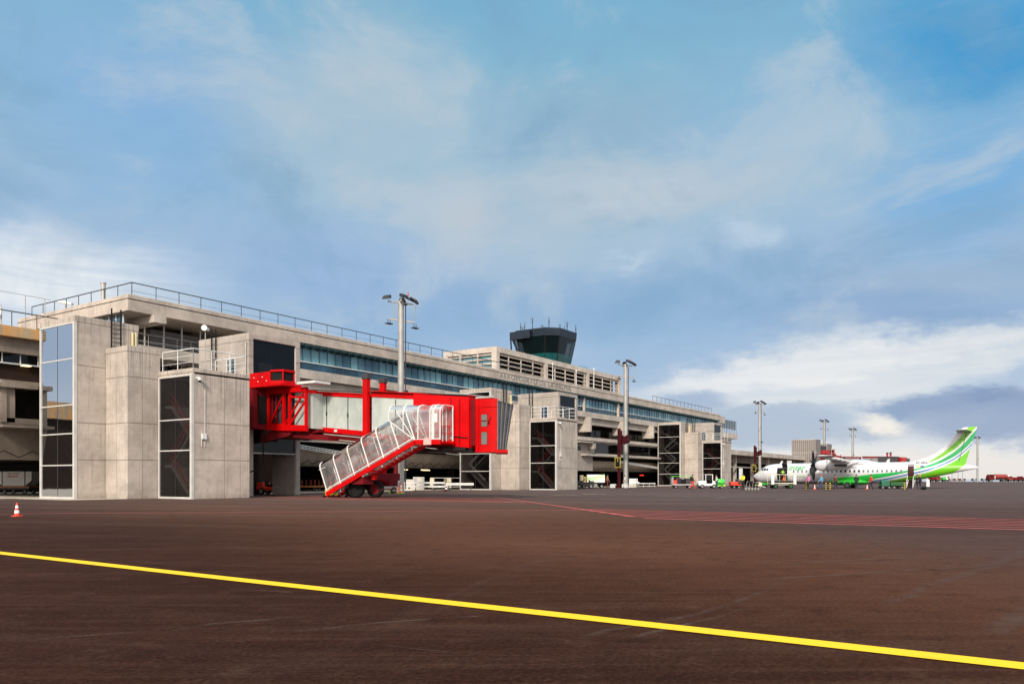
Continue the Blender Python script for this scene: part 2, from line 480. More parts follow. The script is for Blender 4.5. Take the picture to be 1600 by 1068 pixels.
def thing(name, label, cat, loc=(0, 0, 0), group=None):
    o = bpy.data.objects.new(name, None); COL.objects.link(o)
    o.location = loc; ROOT[o.name] = Vector(loc)
    o.empty_display_size = .3
    o['label'] = label; o['category'] = cat
    if group: o['group'] = group
    return o
def tag(o, label, cat, group=None):
    o['label'] = label; o['category'] = cat
    if group: o['group'] = group
    return o
def children(o): return [c for c in bpy.data.objects if c.parent == o]
KIDS = {}
def copy_tree(src, label, loc, rz=0.0):
    def rec(o, par):
        c = o.copy(); COL.objects.link(c); c.parent = par
        for k in kids.get(o.name, []): rec(k, c)
        return c
    kids = {}
    for q in list(bpy.data.objects):
        if q.parent is not None: kids.setdefault(q.parent.name, []).append(q)
    r = rec(src, None)
    r.location = loc; r.rotation_euler = (0, 0, rz); r['label'] = label
    ROOT[r.name] = Vector(loc)
    return r
def text_mesh(name, body, size, material, parent, place, extrude=.01, spacing=1.0, shear=0.0, xsc=1.0, bold=0.0, label=None):
    """real letters; place maps (along, up, out) -> world point"""
    cu = bpy.data.curves.new(name + '_curve', 'FONT')
    cu.body = body; cu.size = size; cu.extrude = extrude; cu.space_character = spacing; cu.shear = shear
    cu.resolution_u = 2; cu.offset = bold
    t = bpy.data.objects.new(name + '_tmp', cu); COL.objects.link(t)
    dg = bpy.context.evaluated_depsgraph_get(); dg.update()
    me = bpy.data.meshes.new_from_object(t.evaluated_get(dg))
    bpy.data.objects.remove(t)
    off = root_loc(parent)
    for v in me.vertices:
        v.co = Vector(place(v.co.x * xsc, v.co.y, v.co.z)) - off
    me.materials.clear(); me.materials.append(material)
    o = bpy.data.objects.new(name, me); COL.objects.link(o); o.parent = parent
    if label: o['label'] = label
    return o

# ------------------------------------------------------------------ ground, sea
def asphalt():
    m, gg, b, o = newmat('apron asphalt')
    p = gg.n('ShaderNodeNewGeometry').outputs['Position']
    px, py, pz = gg.sep(p)
    # tyre sweeps run mostly along the picture's left-right, i.e. x~y diagonal; several stretched noises
    def st_(ang, sx, sy, sc, det=5, rg=.6, off=0.0):
        a = radians(ang)
        u = gg.m('ADD', gg.m('MULTIPLY', px, cos(a)), gg.m('MULTIPLY', py, sin(a)))
        v = gg.m('SUBTRACT', gg.m('MULTIPLY', py, cos(a)), gg.m('MULTIPLY', px, sin(a)))
        return gg.noise(gg.comb(gg.m('MULTIPLY', u, sx), gg.m('MULTIPLY', v, sy), off), sc, det, rg, .3)
    s1 = st_(-50, .05, 1.0, 1.4, 6, .65)
    s2 = st_(-72, .04, 1.1, .9, 6, .65, 4.0)
    s4 = st_(-56, .22, 5.0, 1.3, 5, .7, 2.0)
    s3 = st_(20, .06, 1.0, .5, 4, .6, 9.0)
    big = gg.noise(p, .09, 5, .6)
    fine = gg.noise(p, 24, 6, .85)
    grit = gg.noise(p, 160, 2, .8)
    c1, c2 = (.025, .0085, .0050), (.046, .0170, .0105)
    cc = gg.mix(gg.ss(big, .3, .7), c1, c2)
    mid_ = gg.ss(gg.m('SUBTRACT', px, gg.m('MULTIPLY', py, .35)), 2.5, 12)  # vignette painted into the tarmac: dark close to the camera, paler brown beyond
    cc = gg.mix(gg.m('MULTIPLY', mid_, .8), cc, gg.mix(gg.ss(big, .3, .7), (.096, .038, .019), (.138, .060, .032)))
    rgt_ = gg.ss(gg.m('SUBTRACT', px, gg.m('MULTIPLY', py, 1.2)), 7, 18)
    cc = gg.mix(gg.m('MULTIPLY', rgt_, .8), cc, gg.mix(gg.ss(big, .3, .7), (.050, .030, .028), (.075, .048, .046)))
    cc = gg.mix(gg.m('MULTIPLY', gg.ss(s4, .45, .75), .35), cc, gg.mix(.5, cc, (.14, .076, .050)))
    cc = gg.mix(gg.m('MULTIPLY', gg.ss(s4, .48, .25), .45), cc, (.018, .008, .006))
    cc = gg.mix(gg.m('MULTIPLY', gg.ss(s1, .46, .74), .30), cc, gg.mix(.5, cc, (.13, .078, .058)))
    cc = gg.mix(gg.m('MULTIPLY', gg.ss(s2, .50, .74), .30), cc, gg.mix(.5, cc, (.13, .080, .062)))
    cc = gg.mix(gg.m('MULTIPLY', gg.ss(s1, .45, .25), .35), cc, (.018, .012, .011))
    cc = gg.mix(gg.m('MULTIPLY', gg.ss(s3, .6, .8), .30), cc, (.11, .072, .058))
    # far apron painted paler and greyer in place of grazing reflection and vignette
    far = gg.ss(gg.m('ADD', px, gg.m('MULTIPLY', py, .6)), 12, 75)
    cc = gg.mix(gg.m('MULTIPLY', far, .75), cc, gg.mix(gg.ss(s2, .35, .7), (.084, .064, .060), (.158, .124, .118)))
    patchy = gg.noise(p, 2.2, 9, .8)
    cc = gg.mix(gg.m('MULTIPLY', gg.ss(patchy, .52, .66), .35), cc, gg.mix(.5, cc, (.15, .085, .060)))
    cc = gg.mix(gg.m('MULTIPLY', gg.ss(patchy, .48, .36), .45), cc, (.016, .007, .005))
    thin = gg.m('MULTIPLY', gg.ss(st_(-63, .03, 9.0, 1.0, 3, .6, 5.0), .66, .72), gg.ss(big, .45, .6))
    cc = gg.mix(gg.m('MULTIPLY', thin, .35), cc, (.17, .11, .09))
    thin2 = gg.m('MULTIPLY', gg.ss(st_(-12, .05, 5.0, 1.0, 3, .6, 8.0), .68, .75), gg.ss(big, .55, .42))
    cc = gg.mix(gg.m('MULTIPLY', thin2, .35), cc, (.012, .007, .006))
    cc = gg.mix(gg.m('MULTIPLY', gg.ss(fine, .50, .66), .60), cc, gg.mix(.4, cc, (.17, .095, .07)))
    cc = gg.mix(gg.m('MULTIPLY', gg.ss(fine, .49, .36), .7), cc, (.010, .005, .004))
    cc = gg.mix(gg.m('MULTIPLY', gg.ss(grit, .62, .74), .25), cc, (.20, .13, .10))
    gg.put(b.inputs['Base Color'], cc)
    gg.put(b.inputs['Roughness'], gg.m('ADD', .68, gg.m('MULTIPLY', s1, .2)))
    b.inputs['Specular IOR Level'].default_value = .02
    bp = gg.n('ShaderNodeBump'); bp.inputs['Strength'].default_value = .5; bp.inputs['Distance'].default_value = .012
    gg.put(bp.inputs['Height'], gg.m('ADD', fine, grit))
    gg.nt.links.new(bp.outputs[0], b.inputs['Normal'])
    return m
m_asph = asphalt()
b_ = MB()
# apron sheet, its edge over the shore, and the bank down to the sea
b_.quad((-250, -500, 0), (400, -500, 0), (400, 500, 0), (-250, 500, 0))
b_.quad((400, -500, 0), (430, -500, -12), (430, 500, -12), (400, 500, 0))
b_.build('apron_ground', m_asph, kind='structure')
msea, gg, bb, oo = newmat('sea water')
bb.inputs['Base Color'].default_value = (.16, .22, .27, 1); bb.inputs['Roughness'].default_value = .35
gg.put(bb.inputs['Base Color'], gg.mix(gg.noise(gg.n('ShaderNodeNewGeometry').outputs['Position'], .01, 4), (.36, .37, .38), (.46, .46, .46)))  # haze over the sea painted into its pale colour
MB().quad((420, -30000, -11), (32000, -30000, -11), (32000, 30000, -11), (420, 30000, -11)).build('sea', msea, kind='structure')
MB().quad((-60, 54.4, .006), (166, 54.4, .006), (166, 100, .006), (-60, 100, .006)).build('pavement', c_pave, kind='structure')
MB().quad((24, 47.2, .012), (37.2, 47.2, .012), (37.2, 54.4, .012), (24, 54.4, .012)).build('pavement', c_pave, kind='structure')

def paint(name, c, wear, rough=.6):
    m, gg, b, o = newmat(name)
    p = gg.n('ShaderNodeNewGeometry').outputs['Position']
    a = gg.noise(p, 9, 6, .7); a2 = gg.noise(p, 1.1, 4, .6)
    w = gg.ss(gg.m('ADD', gg.m('MULTIPLY', a, .6), gg.m('MULTIPLY', a2, .4)), .60 - wear * .28, .74 - wear * .2)
    cc = gg.mix(gg.m('MULTIPLY', w, min(1, wear * 1.4)), c, (.06, .04, .036))
    gg.put(b.inputs['Base Color'], cc); b.inputs['Roughness'].default_value = rough
    b.inputs['Specular IOR Level'].default_value = .3
    return m
p_yel = paint('yellow line paint', (.92, .57, .0006), .22)
p_red = paint('red line paint', (.62, .12, .10), .45)
p_fy = paint('faded yellow paint', (.62, .52, .25), .6)
p_fw = paint('faded white paint', (.38, .36, .33), .8)
def strip(mb, a, b, w, z=.008):
    a, b = Vector((*a, z)), Vector((*b, z)); d = (b - a).normalized(); n = Vector((-d.y, d.x, 0)) * w / 2
    mb.quad(a - n, b - n, b + n, a + n)
m = MB()
n_ = 90
pts = [(6.33 + .012 * sin(i * .7), -60 + i * 1.6) for i in range(n_)]
for a, b in zip(pts, pts[1:]): m.quad((a[0] - .118, a[1], .008), (a[0] + .118, a[1], .008), (b[0] + .118, b[1], .008), (b[0] - .118, b[1], .008))
m.build('yellow_apron_line', p_yel, kind='structure')
m = MB(); strip(m, (10, 34.4), (14.8, 29.6), .12); strip(m, (14.8, 29.6), (28.9, 14.2), .12, .0085); m.build('red_apron_line', p_red, kind='structure')
m = MB(); strip(m, (44.5, 31.0), (24.0, 11.05), .16, .012); m.build('red_apron_line', p_red, kind='structure')
m = MB()
for i in range(7):
    x = 23.3 + i * .95
    strip(m, (x, x - 12.9 + (.2 if i else 0)), (x - .1 + i * .02, -170), .15 if i else .2)
m.build('red_hatch_marking', p_red, kind='structure')
m = MB()
for i in range(8):
    x = 35.2 + i * .95
    strip(m, (x, 43.4), (x, x - 12.6), .15)
strip(m, (35.0, 22.3), (35.0, 43.6), .16)
m.build('red_hatch_marking', p_red, kind='structure')
m = MB()
for u0, v0, u1, v1, w in ((804, 773.6, 842, 773.2, .35), (865, 773.3, 905, 772.8, .35), (910, 772, 945, 771.3, .35)):
    def GR(u, v):
        d = 1228 * 1.27 / (v - 747.5); k = (u - 800) / 1228
        return ((cos(AZ) + sin(AZ) * k) * d, (sin(AZ) - cos(AZ) * k) * d)
    strip(m, GR(u0, v0), GR(u1, v1), w)
m.build('yellow_stand_marking', p_fy, kind='structure')
m = MB()
strip(m, GR(950, 774.0), GR(1600, 780.0), .35); strip(m, GR(1115, 777.5), GR(1135, 777.4), .6); strip(m, GR(1212, 779.5), GR(1240, 779.6), .5)
strip(m, GR(1180, 776.0), GR(1600, 777.2), .2)
m.build('white_stand_marking', p_fw, kind='structure')
# pale tyre scuffs that cross the apron: ribbons that fade towards their edges and ends
def scuff_mat():
    m, gg, b, o = newmat('scuff')
    at_ = gg.n('ShaderNodeAttribute'); at_.attribute_name = 'fade'
    p = gg.n('ShaderNodeNewGeometry').outputs['Position']
    nz = gg.noise(p, 2.2, 6, .75)
    b.inputs['Base Color'].default_value = (.13, .085, .07, 1); b.inputs['Roughness'].default_value = .8; b.inputs['Specular IOR Level'].default_value = .13
    tr = gg.n('ShaderNodeBsdfTransparent'); mx = gg.n('ShaderNodeMixShader')
    gg.put(mx.inputs[0], gg.m('MULTIPLY', gg.m('MULTIPLY', at_.outputs['Fac'], gg.ss(nz, .35, .65)), .45))
    gg.nt.links.new(tr.outputs[0], mx.inputs[1]); gg.nt.links.new(b.outputs[0], mx.inputs[2]); gg.nt.links.new(mx.outputs[0], o.inputs[0])
    return m
def scuffs(lst):
    V, F, A = [], [], []
    for pts_, w in lst:
        q = [Vector((*GR(*p), .005)) for p in pts_]
        n = len(q); b0 = len(V)
        for i, c in enumerate(q):
            d = (q[min(i + 1, n - 1)] - q[max(i - 1, 0)]).normalized(); nn = Vector((-d.y, d.x, 0)) * w
            e = 0.0 if i in (0, n - 1) else 1.0
            for k, f in ((-1, 0), (-.4, .8), (.4, 1), (1, 0)): V.append(c + nn * k); A.append(f * e)
        for i in range(n - 1):
            for k in range(3): a = b0 + i * 4 + k; F.append((a, a + 1, a + 5, a + 4))
    me = bpy.data.meshes.new('tyre_scuffs'); me.from_pydata(V, [], F)
    at_ = me.attributes.new('fade', 'FLOAT', 'POINT')
    for i, v in enumerate(A): at_.data[i].value = v
    me.materials.append(scuff_mat())
    o = bpy.data.objects.new('tyre_scuffs', me); COL.objects.link(o); o['kind'] = 'structure'
scuffs([([(1180, 907), (1215, 904), (1300, 899), (1450, 889), (1600, 881), (1700, 876)], .11), ([(760, 962), (740, 963), (600, 972), (480, 985), (440, 990)], .045),
        ([(1440, 918), (1450, 915), (1520, 895), (1600, 862), (1640, 850)], .13), ([(1375, 946), (1385, 942), (1420, 932), (1440, 920), (1450, 916)], .10),
        ([(1545, 993), (1560, 983), (1600, 955), (1640, 930)], .14), ([(1220, 881), (1240, 880), (1320, 876), (1420, 871), (1440, 870)], .12), ([(0, 1003), (120, 994), (180, 990), (250, 985)], .045),
        ([(330, 855), (340, 856), (390, 857), (400, 857)], .12), ([(0, 905), (150, 893), (200, 890), (220, 889)], .07), ([(820, 880), (900, 872), (1050, 862), (1150, 850), (1200, 845)], .07),
        ([(240, 990), (330, 975), (420, 968), (500, 960)], .05), ([(900, 1000), (950, 985), (1090, 960), (1180, 930), (1230, 905)], .06), ([(950, 1010), (1010, 990), (1120, 965), (1200, 940)], .05),
        ([(560, 1015), (600, 1008), (690, 1018), (720, 1020)], .02), ([(300, 915), (400, 922), (450, 925), (480, 924)], .05), ([(700, 860), (850, 850), (950, 846), (1000, 845)], .14)])

# ------------------------------------------------------------------ terminal building
T = thing('terminal_building', 'long concrete airport terminal with a blue glazed upper floor and lettered fascia', 'building', (29.3, 50, 0))
X0, X1 = 29.3, 147.5
rf = MB()
rf.box(X0, X1, 50, 65, 12.42, 13.52)
rf.box(X0 + .25, X1 - .1, 50.25, 64.8, 13.52, 13.6)
roof = rf.build('roof', c_fascia, T, bevel=.03)
# coping joint as a dark strip laid on the fascia
MB().box(X0 - .02, X1, 49.975, 50.0, 13.20, 13.235).box(X0 - .02, X0, 49.975, 65, 13.20, 13.235).build('roof_joint', m_dark, roof)
# text relief
text_mesh('lettering', 'AEROPUERTO DE LA PALMA', .92, mat('letter metal', (.20, .18, .16), .5), roof,
          lambda a, u, o: (72.8 + a, 49.985 - o, 12.62 + u), extrude=.012, spacing=1.12, xsc=1.27)
# roof railing (two stretches and the roof end)
yr = 50.7
def railrun(mb, pts, h, zb, step, r=.022, mids=(.5,), rr=None):
    rr = rr or r
    for a, b in zip(pts, pts[1:]):
        L = hypot(b[0] - a[0], b[1] - a[1]); n = max(1, round(L / step))
        for i in range(n + 1):
            x = a[0] + (b[0] - a[0]) * i / n; y = a[1] + (b[1] - a[1]) * i / n
            mb.cyl((x, y, zb), (x, y, zb + h), rr, rr, 6)
        mb.tube([(a[0], a[1], zb + h), (b[0], b[1], zb + h)], r * 1.25)
        for q in mids: mb.tube([(a[0], a[1], zb + h * q), (b[0], b[1], zb + h * q)], r * .6)
rl = MB(); railrun(rl, [(30.0, 64.3), (30.0, yr), (81, yr)], .95, 13.55, 1.77, .028, ())
rl.tube([(30.0, yr, 13.95), (81, yr, 13.95)], .01); rl.build('roof_railing', m_rail, T)
rl = MB(); railrun(rl, [(117, yr), (144.5, yr)], .95, 13.55, 1.77, .028, ()); rl.build('roof_railing', m_rail, T)
# glazed floor
x = 42.0
MB().box(41.6, X1 - .6, 50.62, 50.68, 10.27, 12.42).build('window', m_fglass, T)
mu = MB()
k = 0
xx = 42.0
while xx < X1 - 1:
    mu.box(xx - .02, xx + .02, 50.56, 50.62, 10.27, 12.40); xx += .92
mull = mu.build('mullion', m_teal, T)
MB().box(41.6, X1 - .6, 50.53, 50.615, 10.96, 11.03).build('transom', m_white, T)
lv = MB()
xx = 42.2
while xx < X1 - 1:
    lv.hexa([(xx, 50.02, 12.16), (xx + .07, 50.02, 12.16), (xx + .07, 50.6, 12.05), (xx, 50.6, 12.05), (xx, 50.02, 12.42), (xx + .07, 50.02, 12.42), (xx + .07, 50.6, 12.42), (xx, 50.6, 12.42)])
    xx += .82
for q in range(4): lv.box(41.6, X1 - .8, 49.95 + q * .16, 50.03 + q * .16, 12.27 - q * .03, 12.31 - q * .03)
lv.build('sunshade_louvre', m_teal, T)
# beams
MB().box(29.9, X1 - .3, 49.95, 51.2, 9.52, 10.26).build('beam', c_beam, T, bevel=.02)
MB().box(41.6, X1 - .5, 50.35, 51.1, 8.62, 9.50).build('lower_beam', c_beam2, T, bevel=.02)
MB().box(41.6, X1 - .5, 50.5, 51.0, 9.49, 9.53).build('shadow_gap', m_dark, T)
# the roof's end wall pieces and the column row inside the open plant bay
MB().box(29.9, 42, 57.5, 57.8, 8.2, 12.42).box(29.9, 30.3, 57.6, 64.8, 8.2, 12.42).build('plant_bay_wall', m_dark, T)
MB().box(29.7, 42, 50.9, 57.5, 8.0, 8.2).build('floor_slab', c_beam2, T)
cl = MB()
for u in (226, 256, 284, 313):
    kk = (u - 800) / 1228; rx, ry = cos(AZ) + sin(AZ) * kk, sin(AZ) - cos(AZ) * kk
    xq = rx * 51.3 / ry; cl.cyl((xq, 51.3, 8.2), (xq, 51.3, 12.42), .06, .06, 8)
cl.build('thin_column', m_galv, T)
# louvred end window seen under the roof end
MB().box(29.75, 29.8, 51.2, 56.5, 11.3, 12.35).build('window', m_fglass, T)
for q in range(7): MB().box(29.68, 29.75, 51.2 + q * .87, 51.28 + q * .87, 11.3, 12.4).build('window_frame', m_white, T)
MB().box(31.0, 31.9, 49.7, 53, 11.9, 12.40).build('beam_end', c_beam, T)
# piers that carry the beams
for i in range(4):
    px_ = 93.2 + 10.4 * i
    MB().box(px_, px_ + .40, 49.3, 51.2, 7.55, 9.51).build('pier', c_beam, T, bevel=.02)
    if i < 2: MB().box(px_ + .06, px_ + .26, 50.2, 50.5, 10.26, 12.40).build('pier', c_beam, T)
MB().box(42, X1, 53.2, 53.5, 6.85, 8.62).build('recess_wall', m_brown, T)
rg = MB(); xx = 43
while xx < 146: rg.box(xx, xx + 2.6, 53.1, 53.17, 7.0, 8.3); xx += 2.95
rg.build('window', g_black, T)
MB().box(42, 146.5, 49.75, 53.4, 6.38, 6.84).build('slab', c_beam, T, bevel=.02)
MB().box(42, 146, 50.3, 53, 6.84, 6.95).build('slab_flashing', mat('brown flashing', (.10, .055, .04), .6), T)
# first-floor strip window with pale frame
MB().box(95.4, 146, 50.05, 50.6, 6.2, 6.38).box(95.4, 95.75, 50.05, 51, 4.6, 6.3).box(95.4, 146, 50.05, 50.6, 4.62, 4.74).build('window_frame', c_beam, T)
wg = MB(); wg.box(95.75, 145.6, 50.5, 50.55, 4.74, 6.2); wg.box(44, 86, 50.9, 50.95, 4.6, 6.3); wg.build('window', g_low, T)
MB().box(96, 145, 54.5, 54.6, 4.4, 6.3).box(44, 88, 54.5, 54.6, 4.0, 6.3).build('inner_wall', m_brown, T)
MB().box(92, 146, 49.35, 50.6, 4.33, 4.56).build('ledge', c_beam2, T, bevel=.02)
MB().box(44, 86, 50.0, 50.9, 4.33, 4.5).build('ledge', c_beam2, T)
MB().box(86.5, 95.4, 50.1, 50.5, 2.35, 6.38).build('wall', c_wall, T)
MB().box(90.2, 91.9, 50.0, 50.1, 5.1, 5.5).build('grille', m_dgrey, T)
MB().box(94.0, 94.6, 49.2, 50.1, 5.3, 6.2).box(90, 94.5, 49.2, 50.1, 6.05, 6.2).build('canopy', c_beam2, T)
# sloping concrete apron over the baggage road, bird wires along its foot
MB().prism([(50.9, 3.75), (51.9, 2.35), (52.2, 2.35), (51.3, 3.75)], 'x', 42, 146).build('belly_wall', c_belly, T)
wr = MB()
xx = 43.0; up = True
pr = Vector((xx, 51.65, 2.6))
while xx < 145:
    xx += .55 + .3 * R.random(); q = Vector((xx, 51.65 - (.22 if up else 0), 2.85 + .08 * R.random() if up else 2.5)); wr.cyl(pr, q, .022, .022, 4); pr = q; up = not up
wr.build('bird_wire', m_black, T)
# ramp handrails (white, sloping)
for xa, za, xb, zb in ((56, 4.35, 70.5, 3.35), (103, 3.62, 119, 2.75), (43.8, 3.75, 50, 3.2)):
    rr = MB()
    for dz_ in (0, .14, .28):
        rr.bar((xa, 49.9, za + dz_), (xb, 49.9, zb + dz_), .05, .055)
    n = int((xb - xa) / .35)
    for i in range(n + 1):
        f = i / n; rr.bar((xa + (xb - xa) * f, 49.88, za + (zb - za) * f), (xa + (xb - xa) * f, 49.88, za + (zb - za) * f + .28), .03, .03)
    rr.build('ramp_railing', m_white, T)
MB().box(42, 146, 50.6, 51.2, 3.75, 4.33).build('soffit', m_dark, T)
# undercroft
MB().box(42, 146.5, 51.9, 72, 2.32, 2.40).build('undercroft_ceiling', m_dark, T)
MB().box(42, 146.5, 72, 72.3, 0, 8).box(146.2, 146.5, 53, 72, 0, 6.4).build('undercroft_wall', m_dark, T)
for i in range(11): MB().box(44.5 + i * 9.9, 45.1 + i * 9.9, 58, 58.6, 0, 2.35).build('undercroft_column', c_belly, T)
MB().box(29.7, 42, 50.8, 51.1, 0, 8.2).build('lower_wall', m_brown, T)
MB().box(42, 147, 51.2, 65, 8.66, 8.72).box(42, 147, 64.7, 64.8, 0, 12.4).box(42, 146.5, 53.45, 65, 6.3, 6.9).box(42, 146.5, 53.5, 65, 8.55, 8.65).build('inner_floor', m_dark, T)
m_lamp = mat('warm lamp', (.9, .75, .5), .5, emit=((1.0, .72, .38), 2.2))
for xx_, yy_ in ((46.2, 55.5), (48.6, 56.5), (61.5, 55), (64.2, 57), (67.0, 56.4), (69.2, 58), (98, 55.5)):
    MB().box(xx_, xx_ + 1.1, yy_, yy_ + .2, 2.20, 2.30).build('ceiling_lamp', m_lamp, T)
m_rsign = mat('red lit sign', (.6, .02, .02), .5, emit=((1.0, .05, .04), .9))
for xx_ in (100.0, 124.0):
    MB().box(xx_, xx_ + 1.5, 56, 56.1, 1.75, 2.0).build('lit_sign', m_rsign, T)
# right end: stepped roof end and terrace
MB().box(147.5, 150.5, 50.1, 58, 12.0, 13.3).build('roof_step', c_fascia, T, bevel=.03)
MB().box(146, 158, 50.0, 60, 9.3, 10.3).build('terrace_slab', c_beam, T, bevel=.03)
MB().box(147, 156.6, 50.8, 60, 8.2, 9.3).box(147, 155.5, 51, 60, 4.5, 8.2).build('end_wall', c_wall, T)
tf = MB(); railrun(tf, [(146.5, 50.2), (157.8, 50.2), (157.8, 59)], 2.5, 10.3, 1.0, .02, (.33,)); tf.build('terrace_railing', m_rail, T)
for o_, gx in enumerate((0,)):
    MB().box(146.6, 157.7, 50.22, 50.24, 11.15, 12.75).build('terrace_glass', glass('terrace glass', (.45, .5, .55), .04, .85), T)

# penthouse with louvres
PX0, PX1, PY0, PY1, PZ0, PZ1 = 80.9, 116.6, 56, 64.5, 13.5, 17.85
ph = MB().box(PX0, PX1, PY0, PY1, 17.15, PZ1)
for q in (PX0, PX0 + 17.6 * .66 + .2, PX0 + 24, PX1 - .75):
    ph.box(q, q + .7, PY0 + .02, PY0 + .8, PZ0, 17.15)
ph.box(PX0, PX0 + .7, PY1 - .7, PY1, PZ0, 17.15)
ph.box(PX0, PX1, PY0 + .03, PY0 + .7, PZ0, 13.9)
pent = ph.build('penthouse', c_beam, T, bevel=.02)
MB().box(PX0 + .9, PX1 - .5, PY0 + 1.3, PY1 - .5, PZ0, 17.15).build('penthouse_core', m_dark, pent)
pl = MB()
for q in range(6):
    z = 13.95 + q * .58
    pl.hexa([(PX0 + .7, PY0 + .16, z), (PX1 - .1, PY0 + .16, z), (PX1 - .1, PY0 + .26, z + .0), (PX0 + .7, PY0 + .26, z + .0),
             (PX0 + .7, PY0 + .16, z + .12), (PX1 - .1, PY0 + .16, z + .12), (PX1 - .1, PY0 + .26, z + .12), (PX0 + .7, PY0 + .26, z + .12)])
    pl.box(PX0 + .05, PX0 + .35, PY0 + .8, PY1 - .7, z, z + .14)
pl.build('louvre', c_beam, pent)
for q in range(1, 12):
    xq = PX0 + q * 2.93
    MB().box(xq, xq + .09, PY0 + .14, PY0 + .28, PZ0 + .4, 17.15).build('louvre_post', c_beam, pent)
for q in (2.9, 5.7): MB().box(PX0 + .01, PX0 + .4, PY0 + q, PY0 + q + .16, 13.6, 17.15).build('louvre_post', c_beam, pent)
MB().box(PX0 + .42, PX0 + .46, PY0 + 1, PY1 - .7, 13.6, 17.1).build('window', m_fglass, pent)
# left wing
TW = thing('terminal_wing', 'terminal wing with a rust-streaked roof edge at the far left', 'building', (27, 57, 0))
WX0, WX1, WY = 23.9, 29.2, 57.0
MB().box(WX0, WX1, WY, 75, 10.78, 11.5).build('wing_roof', c_rust, TW, bevel=.03)
MB().box(WX0, WX1, WY + .5, WY + .9, 9.78, 10.55).box(WX0, WX1, WY + .45, WY + 1.2, 10.55, 10.78).build('wing_beam', c_wingshade, TW)
MB().box(WX0, WX1, WY + .85, WY + .9, 9.12, 9.78).build('window', g_black, TW)
wm = MB(); xx = 28.5
while xx > WX0: wm.box(xx, xx + .05, WY + .78, WY + .85, 9.12, 9.78); xx -= 1.15
wm.box(WX0, WX1, WY + .7, WY + .9, 9.04, 9.12)
wm.build('window_frame', m_white, TW)
MB().box(WX0, WX1, WY + 1.0, WY + 1.3, 7.5, 9.05).build('wing_recess_wall', m_brown, TW)
MB().box(24.4, WX1, WY - .6, WY + 1.0, 7.5, 7.8).box(24.4, 24.75, WY - .6, WY + 1, 5.0, 7.5).box(24.4, 25.3, WY - .5, WY - .2, 5.0, 7.5).box(24.4, WX1, WY - .5, WY + .5, 4.9, 5.3).build('wing_bay', c_wingshade, TW)
MB().box(25.3, WX1, WY - .1, WY - .05, 5.3, 7.5).build('window', g_low, TW)
MB().box(24.8, WX1, WY + 1.6, WY + 1.7, 4.9, 7.8).box(29.0, WX1, WY + .6, WY + 1.6, 4.9, 7.5).build('inner_wall', m_dark, TW)
MB().box(WX0, 24.4, WY - .1, WY + 1, 4.9, 7.5).build('wing_wall', c_wingshade, TW)
MB().box(-95, 23.9, 108, 125, 9.2, 11.5).build('far_wing_roof', c_rust, TW)
MB().box(-95, 23.9, 109, 120, 0, 9.2).box(23.7, 23.9, 60, 108, 4.5, 10.5).build('far_wing_wall', m_brown, TW)
MB().box(WX0, 26.6, WY - .9, WY + 1, 7.28, 7.58).box(24.1, 29.2, WY - 1.5, WY - .2, 4.62, 4.80).build('wing_canopy', c_wingshade, TW, bevel=.02)
MB().box(WX0, WX1, WY - .25, WY + .5, 4.62, 4.9).prism([(WY - .1, 4.62), (WY + .5, 2.55), (WY + .9, 2.55), (WY + .6, 4.62)], 'x', WX0, WX1).build('belly_wall', c_wingshade, TW)
MB().box(WX0, WX1, WY + .9, 75, 2.5, 2.6).box(WX0, 60, 79, 79.3, 0, 5).box(29.2, 42, 57.9, 75, 2.5, 2.6).build('undercroft_ceiling', m_dark, TW)
wr = MB(); xx = 24.0; up = True; pr = Vector((xx, WY + .15, 2.8))
while xx < 28:
    xx += .9; q = Vector((xx, WY + .1, 3.15 if up else 2.7)); wr.cyl(pr, q, .03, .03, 4); pr = q; up = not up
wr.build('bird_wire', m_black, TW)
for xx_, yy_ in ((26.3, 57.9), (28.1, 57.9)):
    MB().box(xx_, xx_ + .55, yy_ - .3, yy_ + .1, 9.0, 9.04).build('ceiling_lamp', m_lamp, TW)
wr = MB(); railrun(wr, [(WX0, WY + .4), (28.7, WY + .4)], 1.05, 11.5, 1.9, .03, ()); wr.build('wing_railing', m_rail, TW)
wr = MB()
for xx_ in (26.9, 24.4, 28.2): wr.cyl((xx_, 58.6, 11.5), (xx_, 58.6, 14.05), .03, .03, 6)
wr.tube([(24.4, 58.6, 14.05), (28.6, 58.6, 14.05)], .018); wr.build('lightning_wire', m_galv, TW)

SCL = 1.14
def enlarge(o):
    # the terminal was set out at 1/1.14 of its true size; bring it (and what stands on it) to full size and distance
    o.scale = (SCL,) * 3; o.location = (o.location[0] * SCL, o.location[1] * SCL, o.location[2] * SCL - .178)
# ------------------------------------------------------------------ rooftop equipment
def dish(loc, r, label, yaw=0.0):
    t = thing('satellite_dish', label, 'satellite dish', loc, 'satellite dishes on the roof')
    x, y, z = loc
    MB().cyl((x, y, z), (x, y, z + .75), .05, .05, 8).build('mast', m_galv, t)
    rings = []
    for i in range(5):
        a = i / 4; rr_ = r * a + .01; dd = .28 * r * a * a
        rings.append([(x - dd - .1, y - .12 + rr_ * cos(2 * pi * k / 18), z + .95 + rr_ * sin(2 * pi * k / 18)) for k in range(18)])
    MB().loft(rings, cap=False).loft([[(p[0] + .03, p[1], p[2]) for p in rg_] for rg_ in rings], cap=False).build('bowl', m_white, t, smooth=True)
    MB().tube([(x - .1, y, z + .9), (x - .62 * r - .2, y, z + .85)], .02).ball((x - .65 * r - .2, y, z + .87), .06).build('feed_arm', m_galv, t)
dish((25.8, 59.6, 11.9), .45, 'larger round satellite dish on the wing roof behind the dark railing')
dish((24.6, 60.4, 12.0), .30, 'smaller satellite dish left of the larger one on the wing roof')
